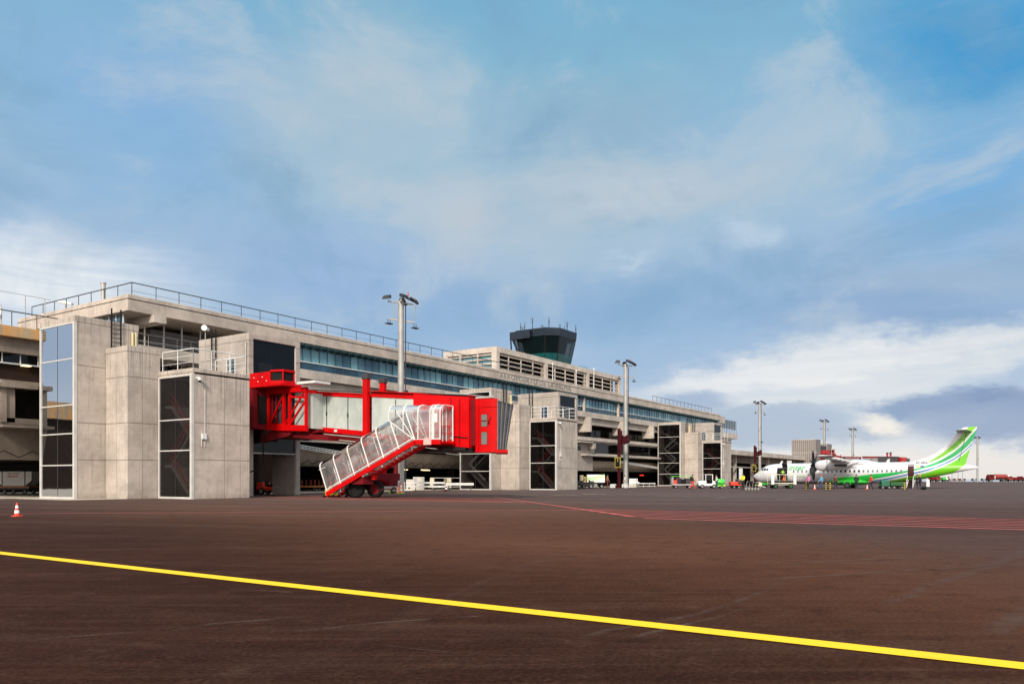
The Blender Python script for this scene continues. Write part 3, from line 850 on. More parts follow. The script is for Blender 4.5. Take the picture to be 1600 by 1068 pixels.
ch = MB().cyl((32.2, 58.2, 13.6), (32.2, 58.2, 15.9), .17, .17, 12).cyl((32.2, 58.2, 15.9), (32.2, 58.2, 15.98), .21, .21, 12)
tag(ch.build('roof_flue', m_galv, None), 'thin pale vertical flue pipe rising above the roof corner railing', 'flue')
ac = MB().box(31.5, 33.4, 59.5, 62.5, 13.6, 14.35).prism([(31.5, 14.35), (33.4, 14.35), (32.6, 14.8)], 'y', 59.5, 62.5)
tag(ac.build('roof_plant_unit', c_wall, None), 'low concrete hatch housing on the roof behind the corner railing', 'roof hatch')
t = thing('roof_floodlight', 'white floodlight lamp tilted up on the roof edge beside the hatch', 'floodlight', (30.6, 60.5, 13.6))
MB().cyl((30.6, 60.5, 13.6), (30.6, 60.5, 14.3), .04).build('post', m_galv, t)
MB().bar((30.3, 60.9, 14.55), (30.9, 60.1, 14.35), .35, .18).build('lamp_head', m_white, t)
# cooling unit in the open plant bay
t = thing('cooling_unit', 'grey louvred cooling unit with pointed dark ducts in the open plant bay', 'cooling unit', (33.5, 53.5, 8.2))
MB().box(32.9, 37.0, 53.2, 56, 10.7, 12.1).build('body', mat('duct grey', (.13, .11, .10), .6), t)
s_ = MB()
for q in range(7): s_.box(32.85, 37.05, 53.08, 53.2, 10.75 + q * .19, 10.85 + q * .19)
s_.build('louvre', m_grey, t)
s_ = MB()
for q in range(4):
    xq = 32.9 + q * 1.05; s_.prism([(xq, 10.7), (xq + 1.0, 10.7), (xq + .72, 9.75), (xq + .28, 9.75)], 'y', 53.2, 54.6)
s_.build('duct', mat('pale duct', (.40, .36, .32), .5), t)
s_ = MB()
for q in range(8): s_.cyl((32.95 + q * .55, 53.9, 8.2), (32.95 + q * .55, 53.9, 9.8), .08, .08, 8)
s_.build('leg', m_dgrey, t)
t = thing('pipe_run', 'dark pipes and handrails crossing the open plant bay under the roof', 'pipes', (31, 52, 8.2))
s_ = MB()
for q, (z, y) in enumerate(((11.6, 55), (11.0, 54), (10.9, 52.0))): s_.tube([(30.2, y, z), (37, y, z)], .07)
s_.build('pipe', m_grey, t)
s_ = MB(); railrun(s_, [(30.4, 51.2), (37.0, 51.2)], 1.0, 10.26, 1.1, .02, (.5,)); s_.build('handrail', m_galv, t)

# ------------------------------------------------------------------ stair towers
def stair_flights(mb, x0, x1, y0, y1, z0, n, h, th=.16):
    """zig-zag flights rising along y"""
    z = z0; up = True
    for i in range(n):
        a, b = (y0, y1) if up else (y1, y0)
        mb.hexa([(x0, a, z), (x1, a, z), (x1, b, z + h), (x0, b, z + h), (x0, a, z + th), (x1, a, z + th), (x1, b, z + h + th), (x0, b, z + h + th)])
        e = .8 if up else -.8
        mb.box(x0, x1, min(b, b + e), max(b, b + e), z + h, z + h + th)
        z += h; up = not up
def ladder(mb, x, y, z0, z1, axis='x', w=.5):
    a, b = ((x, y), (x + w, y)) if axis == 'x' else ((x, y), (x, y + w))
    mb.bar((*a, z0), (*a, z1), .07, .07); mb.bar((*b, z0), (*b, z1), .07, .07)
    z = z0 + .2
    while z < z1 - .7:
        mb.cyl((*a, z), (*b, z), .022, .022, 5); z += .28
def stair_tower(XO, YO, W, label, tallg=None, big_box=True):
    t = thing('stair_tower', label, 'stair tower', (XO, YO, 0), 'concrete stair towers in front of the terminal')
    X = lambda v: XO + v
    Y = lambda v: YO + v
    # --- low block
    w = MB()
    w.box(X(.12), X(W), Y(0), Y(.28), 0, 7.9)
    w.box(X(W - .28), X(W), Y(.28), Y(3.6), 0, 7.9)
    w.box(X(.12), X(W - .28), Y(3.62), Y(3.9), 0, 7.9)
    w.box(X(0), X(W), Y(0), Y(3.6), 7.78, 7.9)
    MB().box(X(1.9), X(2.1), Y(.3), Y(3.60), 0, 7.76).box(X(.2), X(1.9), Y(3.5), Y(3.6), 0, 7.76).box(X(-1.9), X(-1.75), Y(6.47), Y(10.18), 0, 11.0).build('inner_wall', m_dark, t)
    w.build('wall', c_tower, t, bevel=.015)
    MB().box(X(-.03), X(W + .03), Y(-.03), Y(3.62), 7.905, 8.16).build('coping', c_tower, t, bevel=.02)
    # --- mid block
    MB().box(X(-2.08), X(.13), Y(3.64), Y(6.15), 0, 9.25).build('wall', c_tmid, t, bevel=.015)
    MB().box(X(-2.11), X(.16), Y(3.62), Y(6.14), 9.255, 9.6).build('coping', c_tower, t, bevel=.02)
    # --- tall block
    w = MB()
    w.box(X(-3.85), X(.15), Y(6.17), Y(6.45), 0, 11.05)
    w.box(X(-.13), X(.15), Y(6.45), Y(10.5), 0, 11.05)
    w.box(X(-3.85), X(-.13), Y(10.2), Y(10.5), 0, 11.05)
    w.build('wall', c_ttall, t, bevel=.015)
    MB().box(X(-3.98), X(.18), Y(6.15), Y(10.55), 11.055, 11.45).build('coping', c_tower, t, bevel=.02)
    # --- glazing with frame
    def glz(x, y0, y1, z1, trs, m, mid=True):
        gp = MB().box(x, x + .02, y0 + .1, y1 - .1, .12, z1 - .05).build('window', m, t)
        f = MB()
        f.box(x - .09, x + .1, y0 - .02, y0 + .17, 0, z1); f.box(x - .06, x + .06, y1 - .12, y1, 0, z1)
        f.box(x - .05, x + .05, y0 + .17, y1 - .12, 0.0, .13); f.box(x - .05, x + .05, y0 + .17, y1 - .12, z1 - .09, z1)
        for z in trs: f.box(x - .045, x + .03, y0 + .17, y1 - .12, z - .035, z + .035)
        f.build('frame', m_lframe, gp)
        f = MB()
        if mid: f.box(x - .012, x, (y0 + y1) / 2 - .012, (y0 + y1) / 2 + .012, .13, z1 - .09)
        f.build('glass_joint', m_dgrey, gp)
    glz(X(0), Y(0.0), Y(3.58), 7.78, (3.05, 4.99), g_low)
    glz(X(-3.97), Y(6.17), Y(10.5), 11.05, (2.12, 4.1, 5.9, 8.78), tallg or g_low)
    fl = MB(); stair_flights(fl, X(.35), X(1.8), Y(.9), Y(2.8), .1, 3, 1.9); stair_flights(fl, X(-3.6), X(-2.1), Y(7.2), Y(9.4), .1, 5, 1.85)
    fl.build('stair_flight', mat('stair concrete', (.30, .28, .26), .8), t)
    fl = MB()
    z = .1
    for i in range(3):
        a, b = (.9, 2.8) if i % 2 == 0 else (2.8, .9)
        for q in (.55, 1.0): fl.bar((X(.32), Y(a), z + q), (X(.32), Y(b), z + 1.9 + q), .05, .06)
        z += 1.9
    fl.build('stair_handrail', m_red, t)
    fl = MB(); z = .1
    for i in range(4):
        a, b = (7.2, 9.4) if i % 2 == 0 else (9.4, 7.2)
        fl.bar((X(-3.64), Y(a), z + 1.0), (X(-3.64), Y(b), z + 2.85), .05, .28); z += 1.85
    fl.build('stair_handrail', mat('stair balustrade', (.42, .41, .39), .7), t)
    # --- link deck + upper box
    if big_box:
        MB().box(X(.17), X(7.3), Y(3.92), Y(7), 7.7, 8.05).build('deck', c_tower, t)
        w = MB()
        w.box(X(7.35), X(7.75), Y(4.05), Y(4.4), 0, 11.9); w.box(X(11.75), X(12.15), Y(4.05), Y(4.4), 0, 11.9)
        w.box(X(7.75), X(11.75), Y(4.05), Y(4.4), 11.5, 11.9)
        w.box(X(7.35), X(7.6), Y(4.4), Y(10.0), 0, 11.9); w.box(X(11.9), X(12.15), Y(4.4), Y(7.0), 0, 11.9)
        w.box(X(7.6), X(11.9), Y(4.4), Y(9.8), 11.6, 11.9)
        w.build('wall', concrete('box concrete', (.39, .345, .305), hj=(10.2, 11.35, 8.3)), t, bevel=.015)
        MB().box(X(9.0), X(11.9), Y(9.82), Y(13.6), 5, 9.5).build('link_corridor', c_tower, t)
        gp = MB().box(X(7.75), X(11.75), Y(4.2), Y(4.22), 3.2, 11.5).build('window', g_black, t)
        MB().box(X(7.72), X(7.78), Y(4.12), Y(4.25), 0, 11.5).box(X(11.72), X(11.78), Y(4.12), Y(4.25), 0, 11.5).box(X(7.78), X(11.72), Y(4.14), Y(4.25), 3.12, 3.2).build('frame', m_lframe, gp)
        MB().box(X(7.62), X(11.88), Y(8.6), Y(8.8), 0, 11.5).box(X(7.62), X(11.88), Y(4.5), Y(8.6), 4.9, 5.1).build('inner_wall', m_brown, t)
        d = MB().box(X(7.30), X(7.36), Y(5.6), Y(6.45), 8.1, 10.1).build('door', mat('blue door glass', (.03, .055, .09), .12), t)
        MB().box(X(7.27), X(7.35), Y(5.52), Y(5.6), 8.1, 10.18).box(X(7.27), X(7.35), Y(6.45), Y(6.53), 8.1, 10.18).box(X(7.27), X(7.35), Y(5.6), Y(6.45), 10.1, 10.18).build('frame', m_white, d)
        l2 = MB(); ladder(l2, X(7.2), Y(7.7), 8.1, 12.5, 'y', .5); l2.build('ladder', m_black, t)
        MB().tube([(X(7.28), Y(4.3), 8.1), (X(7.28), Y(4.3), 11.2)], .06).build('downpipe', m_galv, t)
    l1 = MB(); ladder(l1, X(-1.75), Y(6.02), 9.6, 12.25, 'x', .62); l1.build('ladder', m_black, t)
    MB().cyl((X(-.35), Y(6.0), 9.6), (X(-.35), Y(6.0), 10.9), .08).cyl((X(-.12), Y(6.0), 9.6), (X(-.12), Y(6.0), 10.9), .06).build('vent_pipe', mat('cream pipe', (.60, .52, .30), .5), t)
    # --- railing on the low roof
    rl = MB()
    railrun(rl, [(X(.15), Y(3.4)), (X(.15), Y(.15)), (X(W - .15), Y(.15)), (X(W - .15), Y(3.4))], 1.25, 8.15, 1.55, .028, (.33, .66))
    rl.build('railing', m_white, t)
    # --- camera, conduit and switch box on the front
    cm = MB().box(X(.22), X(.34), Y(-.28), Y(0), 7.5, 7.6).cyl((X(.28), Y(-.3), 7.58), (X(.28), Y(-.3), 7.38), .11, .12).build('camera_bracket', m_white, t)
    MB().ball((X(.28), Y(-.3), 7.36), .1).build('camera_dome', m_black, cm)
    MB().tube([(X(.45), Y(-.03), 7.35), (X(.85), Y(-.03), 7.35), (X(.85), Y(-.03), 3.9)], .022).tube([(X(.62), Y(-.03), 4.3), (X(.62), Y(-.03), 3.3)], .02).tube([(X(.85), Y(-.03), 3.9), (X(.85), Y(-.03), 3.3)], .02).build('conduit', m_white, t)
    MB().box(X(.6), X(.92), Y(-.13), Y(0), 3.75, 4.1).build('switch_box', m_white, t, bevel=.01)
    return t
tA = stair_tower(29.69, 43.5, 4.25, 'nearest stair tower, three stepped concrete blocks left of the red bridge', g_tall)
tB = stair_tower(75.78, 44.3, 4.7, 'middle stair tower whose blocks rise behind the end of the red bridge')
tC = stair_tower(137.44, 46.3, 5.2, 'farthest stair tower at the end of the glazed facade behind the tractor')
# white floodlight on a stalk on the nearest tower's roof
t = thing('floodlight', 'white round floodlight on a thin pole above the nearest stair tower', 'floodlight', (33.3, 46.2, 8.1))
kx, ky = 33.4, 47.5
MB().cyl((kx, ky, 8.1), (kx, ky, 11.45), .03).build('pole', m_galv, t)
MB().cyl((kx - .12, ky - .1, 11.6), (kx - .22, ky - .18, 11.6), .17, .2, 14).cyl((kx - .12, ky - .1, 11.6), (kx + .35, ky + .2, 11.6), .11, .11, 10).build('lamp_head', m_white, t)

# ------------------------------------------------------------------ control tower
CT = thing('control_tower', 'dark glass airport control tower cab with antennas above the louvred penthouse', 'control tower', (105, 62, 0))
def octo(cx, cy, hx, hy, ch, z):
    return [(cx - hx + ch, cy - hy, z), (cx + hx - ch, cy - hy, z), (cx + hx, cy - hy + ch, z), (cx + hx, cy + hy - ch, z),
            (cx + hx - ch, cy + hy, z), (cx - hx + ch, cy + hy, z), (cx - hx, cy + hy - ch, z), (cx - hx, cy - hy + ch, z)]
cx, cy = 108.6, 66.4
m_navy = mat('navy cladding', (.012, .020, .032), .35, .4, var=.3, vs=.8)
MB().loft([octo(cx, cy, 4.35, 4.35, 1.7, 24.55), octo(cx, cy, 4.45, 4.45, 1.75, 25.75)]).build('roof_rim', m_navy, CT)
cg = MB().loft([octo(cx, cy, 3.45, 3.45, 1.35, 20.2), octo(cx, cy, 4.25, 4.25, 1.65, 24.55)], cap=False).build('cab_glass', g_cab, CT)
mu = MB()
for a, b in zip(octo(cx, cy, 3.47, 3.47, 1.36, 20.2), octo(cx, cy, 4.27, 4.27, 1.66, 24.55)): mu.bar(a, b, .12, .12)
mu.build('mullion', m_black, cg)
MB().loft([octo(cx, cy, 2.5, 2.5, 1.0, 20.9), octo(cx, cy, 3.2, 3.2, 1.2, 24.5)]).build('cab_core', m_dark, CT)
MB().loft([octo(cx, cy, 3.6, 3.6, 1.4, 19.4), octo(cx, cy, 3.6, 3.6, 1.4, 20.2)]).build('cab_base', m_navy, CT)
MB().loft([octo(cx, cy, 2.4, 2.4, .9, 12.0), octo(cx, cy, 2.4, 2.4, .9, 19.4)]).build('shaft', c_wall, CT)
MB().loft([octo(cx, cy, 3.50, 3.50, 1.38, 20.25), octo(cx, cy, 3.80, 3.80, 1.49, 21.9)], cap=False).build('tinted_band', glass('teal band glazing', (.008, .085, .085), .01, .35, fk=.6), CT)
bg_ = MB()
for a, b in zip(octo(cx, cy, 4.6, 4.6, 1.6, 0), octo(cx, cy, 4.6, 4.6, 1.6, 0)[1:] + octo(cx, cy, 4.6, 4.6, 1.6, 0)[:1]):
    bg_.quad((a[0], a[1], 19.6), (b[0], b[1], 19.6), (b[0], b[1], 20.3), (a[0], a[1], 20.3))
bg_.build('balcony_glass', g_balc, CT)
MB().box(cx + 2, cx + 5.2, cy - 5.2, cy - 5.15, 19.5, 20.4).build('terrace_glass', g_balc, CT)
MB().loft([octo(cx, cy, 4.6, 4.6, 1.6, 19.3), octo(cx, cy, 4.6, 4.6, 1.6, 19.5)]).build('balcony_slab', m_navy, CT)
MB().box(cx - 4.9, cx - 4.5, cy - .2, cy + 3.6, 24.3, 25.5).bar((cx - 4.75, cy + 1, 20.3), (cx - 4.75, cy + 3.2, 24.4), .15, .25).bar((cx - 4.75, cy + 3.2, 20.3), (cx - 4.75, cy + 3.5, 24.4), .15, .2).build('service_balcony', m_navy, CT)
for i, (u, vt) in enumerate(((804, 504), (811, 507), (814, 500), (826, 503), (829.5, 503), (841.5, 499), (852, 493), (869.5, 500), (876.5, 499), (890, 505), (896.5, 507))):
    # antennas stand round the roof rim and in its middle
    kk = (u - 800) / 1228; rx, ry = cos(AZ) + sin(AZ) * kk, sin(AZ) - cos(AZ) * kk
    dd = (cx * cos(AZ) + cy * sin(AZ)) + (-3.0 if i % 3 == 0 else (2.0 if i % 3 == 1 else 0))
    x_, y_ = rx * dd, ry * dd
    x_ = min(max(x_, cx - 4.2), cx + 4.2); y_ = min(max(y_, cy - 4.2), cy + 4.2)
    zt = 1.27 + (747.5 - vt) * dd / 1228
    zt = 27.75 if i == 6 else 26.95 + .25 * (i % 4); a_ = MB().cyl((x_, y_, 25.7), (x_, y_, zt), .075, .05, 6)
    zz = zt - .9
    a_.cyl((x_, y_, zz), (x_, y_, zz + .35), .1, .1, 6)
    if i % 2: a_.bar((x_ - .3, y_ + .2, zt - .3), (x_ + .3, y_ - .2, zt - .3), .04, .04)
    a_.build('antenna', m_rail, CT)

# thin light poles standing on the fascia in front of the penthouse
for i, (x_, top) in enumerate(((85.2, 15.6), (91.3, 15.4), (96.3, 16.2))):
    t_ = MB().cyl((x_, 50.4, 13.6), (x_, 50.4, top), .045, .04, 6).cyl((x_, 50.4, top), (x_, 50.4, top + .25), .1, .1, 8)
    enlarge(t_.build('roof_pole', m_white, None)); o_ = [q for q in bpy.data.objects if q.name.startswith('roof_pole')][-1]; tag(o_, ['slim white pole on the fascia above the lettering, left one of three', 'slim white pole on the fascia above the lettering, middle one of three', 'slim white pole on the fascia above the lettering, tallest and right one'][i], 'pole', 'slim poles on the terminal fascia')
enlarge(T); enlarge(CT); CT.location.x += .95; CT.location.y -= .2; CT.location.z -= .98
for q in list(bpy.data.objects):
    if q.parent is None and q.name.split('.')[0] in ('roof_flue', 'roof_plant_unit', 'roof_floodlight', 'cooling_unit', 'pipe_run'): enlarge(q)
# ------------------------------------------------------------------ passenger boarding bridges
def panel_mat():
    m, gg, b, o = newmat('frosted bridge glass')
    p = gg.n('ShaderNodeNewGeometry').outputs['Position']
    px, py, pz = gg.sep(p)
    a = gg.noise(gg.comb(px, py, gg.m('MULTIPLY', pz, .5)), .7, 4, .6)
    dg_ = gg.noise(gg.comb(0, gg.m('ADD', py, gg.m('MULTIPLY', pz, .8)), 0), 1.1, 3, .5)
    cc = gg.mix(gg.ss(a, .3, .7), (.34, .385, .355), (.50, .54, .505))
    cc = gg.mix(gg.m('MULTIPLY', gg.ss(dg_, .5, .7), .3), cc, (.30, .36, .35))
    gg.put(b.inputs['Base Color'], cc); b.inputs['Roughness'].default_value = .16
    b.inputs['Specular IOR Level'].default_value = .6
    return m
m_panel = panel_mat()
m_rustw = mat('pale underside rail', (.42, .33, .28), .6)
def corr_red():
    m, gg, b, o = newmat('red bridge cladding')
    p = gg.n('ShaderNodeNewGeometry').outputs['Position']
    px, py, pz = gg.sep(p)
    a = gg.noise(p, .8, 4, .6)
    gg.put(b.inputs['Base Color'], gg.mix(gg.ss(a, .3, .7), (.46, .001, .002), (.60, .002, .004)))
    b.inputs['Roughness'].default_value = .5; b.inputs['Specular IOR Level'].default_value = .12
    w = gg.m('SINE', gg.m('MULTIPLY', gg.m('ADD', py, px), 34.0))
    bp = gg.n('ShaderNodeBump'); bp.inputs['Strength'].default_value = .25; bp.inputs['Distance'].default_value = .03
    gg.put(bp.inputs['Height'], w); gg.nt.links.new(bp.outputs[0], b.inputs['Normal'])
    return m
m_corr = corr_red()
m_plexi = None
def plexi():
    m, gg, b, o = newmat('clear plexiglass')
    p = gg.n('ShaderNodeNewGeometry').outputs['Position']
    tr = gg.n('ShaderNodeBsdfTransparent'); tr.inputs[0].default_value = (.93, .93, .93, 1)
    df = gg.n('ShaderNodeBsdfDiffuse'); df.inputs[0].default_value = (.62, .60, .60, 1)
    mx = gg.n('ShaderNodeMixShader')
    gg.put(mx.inputs[0], gg.ss(gg.noise(p, 1.2, 5, .6), .3, .75, .10, .30))
    gg.nt.links.new(tr.outputs[0], mx.inputs[1]); gg.nt.links.new(df.outputs[0], mx.inputs[2])
    gl = gg.n('ShaderNodeBsdfGlossy'); gl.inputs['Roughness'].default_value = .08
    m2 = gg.n('ShaderNodeMixShader'); fr = gg.n('ShaderNodeFresnel'); fr.inputs[0].default_value = 1.45
    gg.put(m2.inputs[0], fr.outputs[0])
    gg.nt.links.new(mx.outputs[0], m2.inputs[1]); gg.nt.links.new(gl.outputs[0], m2.inputs[2])
    gg.nt.links.new(m2.outputs[0], o.inputs[0])
    return m
m_plexi = plexi()
m_bellow = mat('grey bellows', (.06, .062, .07), .75, var=.2, vs=2, spec=.15)
m_rib2 = mat('pale bellows rib', (.12, .12, .13), .6)
def wheel(c, r, w, axis, parent, name='wheel', hubm=None, tyre=None):
    """tyre with rounded shoulders and a hub; axis is a unit vector along the axle"""
    c = Vector(c); a = Vector(axis).normalized()
    q = a.to_track_quat('Z', 'Y')
    prof = [(-.5, .62), (-.5, .86), (-.38, .97), (-.2, 1), (.2, 1), (.38, .97), (.5, .86), (.5, .62)]
    rings = [[c + q @ Vector((r * s_ * cos(2 * pi * k / 18), r * s_ * sin(2 * pi * k / 18), w * t_)) for k in range(18)] for t_, s_ in prof]
    wh = MB().loft(rings, cap=False).build(name, tyre or m_black, parent, smooth=True)
    h = MB(); h.cyl(c - a * w * .36, c + a * w * .36, r * .62, r * .62, 14); h.cyl(c - a * w * .48, c + a * w * .48, r * .2, r * .2, 8)
    h.build('rim', hubm or m_grey, wh)
    return wh
m_fr2 = mat('weathered bridge red', (.30, .006, .010), .5)
def jet_bridge(DX, full, label):
    t = thing('boarding_bridge', label, 'boarding bridge', (39.2 + DX, 44, 0), 'red passenger boarding bridges')
    X = lambda v: v + DX
    sl = .096 if full else .03
    pn_m = m_panel if full else m_grey; cl_m = m_corr if full else m_dgrey; rd_m = m_red if full else m_fr2; py_ = 37.7 if full else 30.6
    zt = lambda y: 7.65 + sl * (y - 44.0)
    zb = lambda y: 4.78 + (.10 if full else .03) * (y - 44.0)
    if not full:
        zt = lambda y: 7.15 + sl * (y - 44.0)
        zb = lambda y: 4.3 + sl * (y - 44.0)
    off = lambda f, d: (lambda y: f(y) + d)
    # rotunda
    m = MB(); cx_, cy_ = X(39.6), 45.6
    N = 20
    for z0, z1, r in ((4.75, 5.25, 1.75), (7.35, 7.75, 1.75)):
        m.cyl((cx_, cy_, z0), (cx_, cy_, z1), r, r, N)
    ro = m.build('rotunda', rd_m, t, smooth=True)
    m = MB()
    for i in range(N):
        a = 2 * pi * i / N
        m.bar((cx_ + 1.65 * cos(a), cy_ + 1.65 * sin(a), 5.2), (cx_ + 1.65 * cos(a), cy_ + 1.65 * sin(a), 7.4), .12, .12)
    m.build('rotunda_post', m_dred, ro)
    MB().cyl((cx_, cy_, 5.2), (cx_, cy_, 7.4), 1.5, 1.5, N).build('rotunda_wall', m_dgrey, ro, smooth=True)
    m = MB(); m.box(X(36.45), X(41.2), 46.5, 47.5, 4.85, 7.72); m.box(X(36.45), X(36.75), 46.3, 46.5, 4.9, 7.6); m.box(X(38.0), X(38.3), 46.3, 46.5, 4.9, 7.6); ve = m.build('vestibule', m_dred, t)
    MB().box(X(37.0), X(37.85), 46.44, 46.48, 5.25, 7.25).build('window', m_black, ve)
    MB().prism([(44.2, 4.35), (47.4, 3.9), (47.4, 4.9), (43.6, 4.9)], 'x', X(37.9), X(38.3)).prism([(42.0, 4.55), (46, 4.15), (46, 4.45), (42, 4.75)], 'x', X(38.6), X(41.2)).build('support_bracket', m_dred, t)
    # control cabin on the rotunda roof
    m = MB()
    m.box(X(36.8), X(38.3), 45.0, 47.2, 7.98, 8.85)
    m.prism([(X(36.8), 45.0), (X(38.3), 45.0), (X(38.3), 44.0), (X(37.2), 44.0)], 'z', 7.98, 8.2)
    m.prism([(X(36.85), 45.0), (X(38.3), 45.0), (X(38.25), 43.95), (X(37.15), 43.95)], 'z', 8.82, 8.96)
    for p in ((36.85, 45.0), (37.2, 44.05), (38.2, 44.05), (38.25, 45.0)): m.bar((X(p[0]), p[1], 8.15), (X(p[0]), p[1], 8.85), .09, .09)
    m.box(X(36.7), X(38.6), 43.7, 47.3, 7.78, 7.98)
    cab_top = m.build('roof_cabin', rd_m, t, bevel=.03)
    MB().prism([(X(36.95), 44.98), (X(38.2), 44.98), (X(38.15), 44.1), (X(37.28), 44.1)], 'z', 8.2, 8.82).build('window', m_black, cab_top)
    m = MB()
    for q in range(4): m.ball((X(36.78), 45.3 + q * .45, 8.2 + (q % 2) * .3), .045, n=6)
    m.build('bolt', m_white, cab_top)
    MB().box(X(37.2), X(38.6), 40.8, 42.6, 7.82, 7.98).build('roof_tray', m_white, t)
    # entry truss in front of the rotunda
    m = MB(); xs = X(37.85)
    y0, y1 = 42.6, 46.6
    m.bar((xs, y1, 7.62), (xs, y0 - .3, zt(y0)), .25, .32); m.bar((xs, y1, 5.0), (xs, y0 - .3, zb(y0) + .16), .25, .42)
    for yy in (46.4, 44.7, 44.1, 42.4): m.bar((xs, yy, 5.0), (xs, yy, 7.6), .2, .16)
    m.bar((xs, 46.3, 5.15), (xs, 44.8, 7.2), .1, .12); m.bar((xs, 44.6, 5.1), (xs, 42.7, 7.25), .1, .12); m.bar((xs, 44.1, 5.1), (xs, 42.6, 6.6), .1, .13)
    m.bar((xs, y0, zt(y0) - .55), (xs, 44.2, 7.1), .14, .14)
    m.build('end_truss', rd_m, t)
    MB().slope(X(38.3), X(41.6), 42.2, 44.1, off(zb, .2), off(zt, -.2)).build('inner_sleeve', m_panel, t); MB().box(X(38.35), X(41.5), 44.15, 46.4, 5.1, 7.4).build('inner_dark_wall', m_dgrey, t)
    # glazed tunnel
    def tunnel(x0, x1, ya, yb, muls, dz=0.0):
        m = MB()
        for xs_ in (x0, x1 - .18):
            m.slope(xs_, xs_ + .18, ya, yb, off(zt, -.30 + dz), off(zt, dz)); m.slope(xs_, xs_ + .18, ya, yb, off(zb, -dz), off(zb, .34 - dz))
        m.slope(x0 + .18, x1 - .18, ya, yb, off(zt, -.12 + dz), off(zt, -.02 + dz)); m.slope(x0 + .18, x1 - .18, ya, yb, off(zb, .03), off(zb, .2))
        f = m.build('tunnel_frame', rd_m, t)
        for xs_ in (x1 - .1, x0 + .06): pn = MB().slope(xs_, xs_ + .04, ya + .05, yb - .05, off(zb, .34 - dz), off(zt, -.30 + dz)).build('glass_panel', pn_m, t)
        m = MB()
        for yy in muls:
            for xs_ in (x0 + .03, x1 - .06): m.box(xs_, xs_ + .03, yy - .025, yy + .025, zb(yy) + .33, zt(yy) - .3); m.box(xs_ - .02, xs_ + .04, yy - .05, yy + .05, zb(yy) + 1.2, zb(yy) + 1.45)
        m.build('mullion', m_bmetal, pn)
    tunnel(X(39.2), X(41.7), 38.0, 44.1, (41.85, 39.75))
    tunnel(X(39.05), X(41.9), 33.5, 37.4, (35.2,), .1)
    # portal frame that lifts the tunnel
    m = MB()
    for px_, yy in ((38.78, py_), (41.7, py_ + 1.2)):
        m.box(X(px_), X(px_ + .34), yy - .21, yy + .21, zb(yy) - .25, zt(yy) + .95)
        m.box(X(px_ + .04), X(px_ + .30), yy - .24, yy + .24, 1.6, zb(yy) - .2)
    m.box(X(38.9), X(42.3), 37.5, 37.9, zb(37.7) - .3, zb(37.7) - .02)
    pf = m.build('lift_portal', rd_m, t, bevel=.02)
    m = MB()
    for px_, yy in ((38.74, py_), (41.66, py_ + 1.2)): m.box(X(px_), X(px_ + .42), yy - .27, yy + .27, zt(yy) + .95, zt(yy) + 1.32)
    m.build('column_cap', m_dgrey, pf, bevel=.03)
    # clad outer tunnel
    m = MB(); m.slope(X(38.9), X(41.7), 31.0, 33.5, off(zb, -.05), off(zt, .14)); m.build('clad_section', cl_m, t)
    m = MB(); m.slope(X(38.75), X(41.75), 28.9, 31.0, off(zb, -.1), off(zt, .10)); m.build('clad_section', cl_m, t)
    m = MB()
    m.slope(X(38.7), X(38.98), 31.0, 33.6, off(zb, -.12), off(zb, .0)); m.slope(X(38.85), X(41.7), 28.9, 37.3, off(zt, .15), off(zt, .2)); m.build('roof_edge', rd_m, t)
    MB().slope(X(38.8), X(41.6), 28.9, 30.8, off(zt, .22), off(zt, .30)).prism([(X(38.9), 28.5), (X(39.0), 27.2), (X(41.4), 28.9)], 'z', zt(27.8) + .08, zt(27.8) + .2).build('roof_sheet', m_galv, t)
    # cab, turned so that its mouth looks along the parked aircraft
    m = MB(); m.slope(X(38.95), X(41.6), 28.45, 28.9, off(zb, .05), off(zt, -.02)); m.build('cab_joint', m_dred, t)
    Nn = Vector((X(39.05), 26.95, 0)); Ff = Vector((X(41.5), 28.62, 0)); fd = (Ff - Nn).normalized(); on = Vector((fd.y, -fd.x, 0))
    prof = [(X(38.86), 28.5), (X(38.78), 28.3), (X(38.76), 27.9), (X(38.82), 27.35), (X(38.92), 27.1), (Nn.x, Nn.y), (Ff.x, Ff.y), (X(41.5), 28.7)]
    z0_, z1_ = zb(27.8) - .28, zt(27.8) + .02
    cab = MB().prism(prof, 'z', z0_, z1_).build('cab', rd_m, t, smooth=True)
    MB().prism([(a_ + on.x * .0 - .03, b_ - .02) for a_, b_ in prof[:6]] + [(X(39.3), 27.3), (X(39.0), 28.5)], 'z', z1_ - .5, z1_ - .45).box(X(38.72), X(38.80), 28.18, 28.3, z0_, z1_ + .02).build('cab_trim', m_red, cab)
    zc = zb(27.6)
    m = MB()
    for za_, zb__ in ((zc + 1.30, zc + 2.02), (zc + .22, zc + .95)): m.hexa([(X(38.745), 27.95, za_), (X(38.79), 27.56, za_), (X(38.85), 27.56, za_), (X(38.80), 27.95, za_), (X(38.745), 27.95, zb__), (X(38.79), 27.56, zb__), (X(38.85), 27.56, zb__), (X(38.80), 27.95, zb__)])
    m.build('window', mat('cab window', (.12, .13, .11), .15), cab)
    m = MB()
    for za_, zb__ in ((zc + 1.24, zc + 2.08), (zc + .16, zc + 1.01)): m.hexa([(X(38.755), 27.99, za_), (X(38.80), 27.52, za_), (X(38.86), 27.52, za_), (X(38.81), 27.99, za_), (X(38.755), 27.99, zb__), (X(38.80), 27.52, zb__), (X(38.86), 27.52, zb__), (X(38.81), 27.99, zb__)])
    m.box(X(38.73), X(38.8), 27.6, 27.95, zc + 1.62, zc + 1.68); m.tube([(X(38.8), 27.45, zc + 1.4), (X(38.66), 27.36, zc + 1.6), (X(38.84), 27.3, zc + 1.9)], .03); m.build('window_rim', m_dred, cab)
    def along(f, w): q = Nn + on * f + fd * w; return (q.x, q.y)
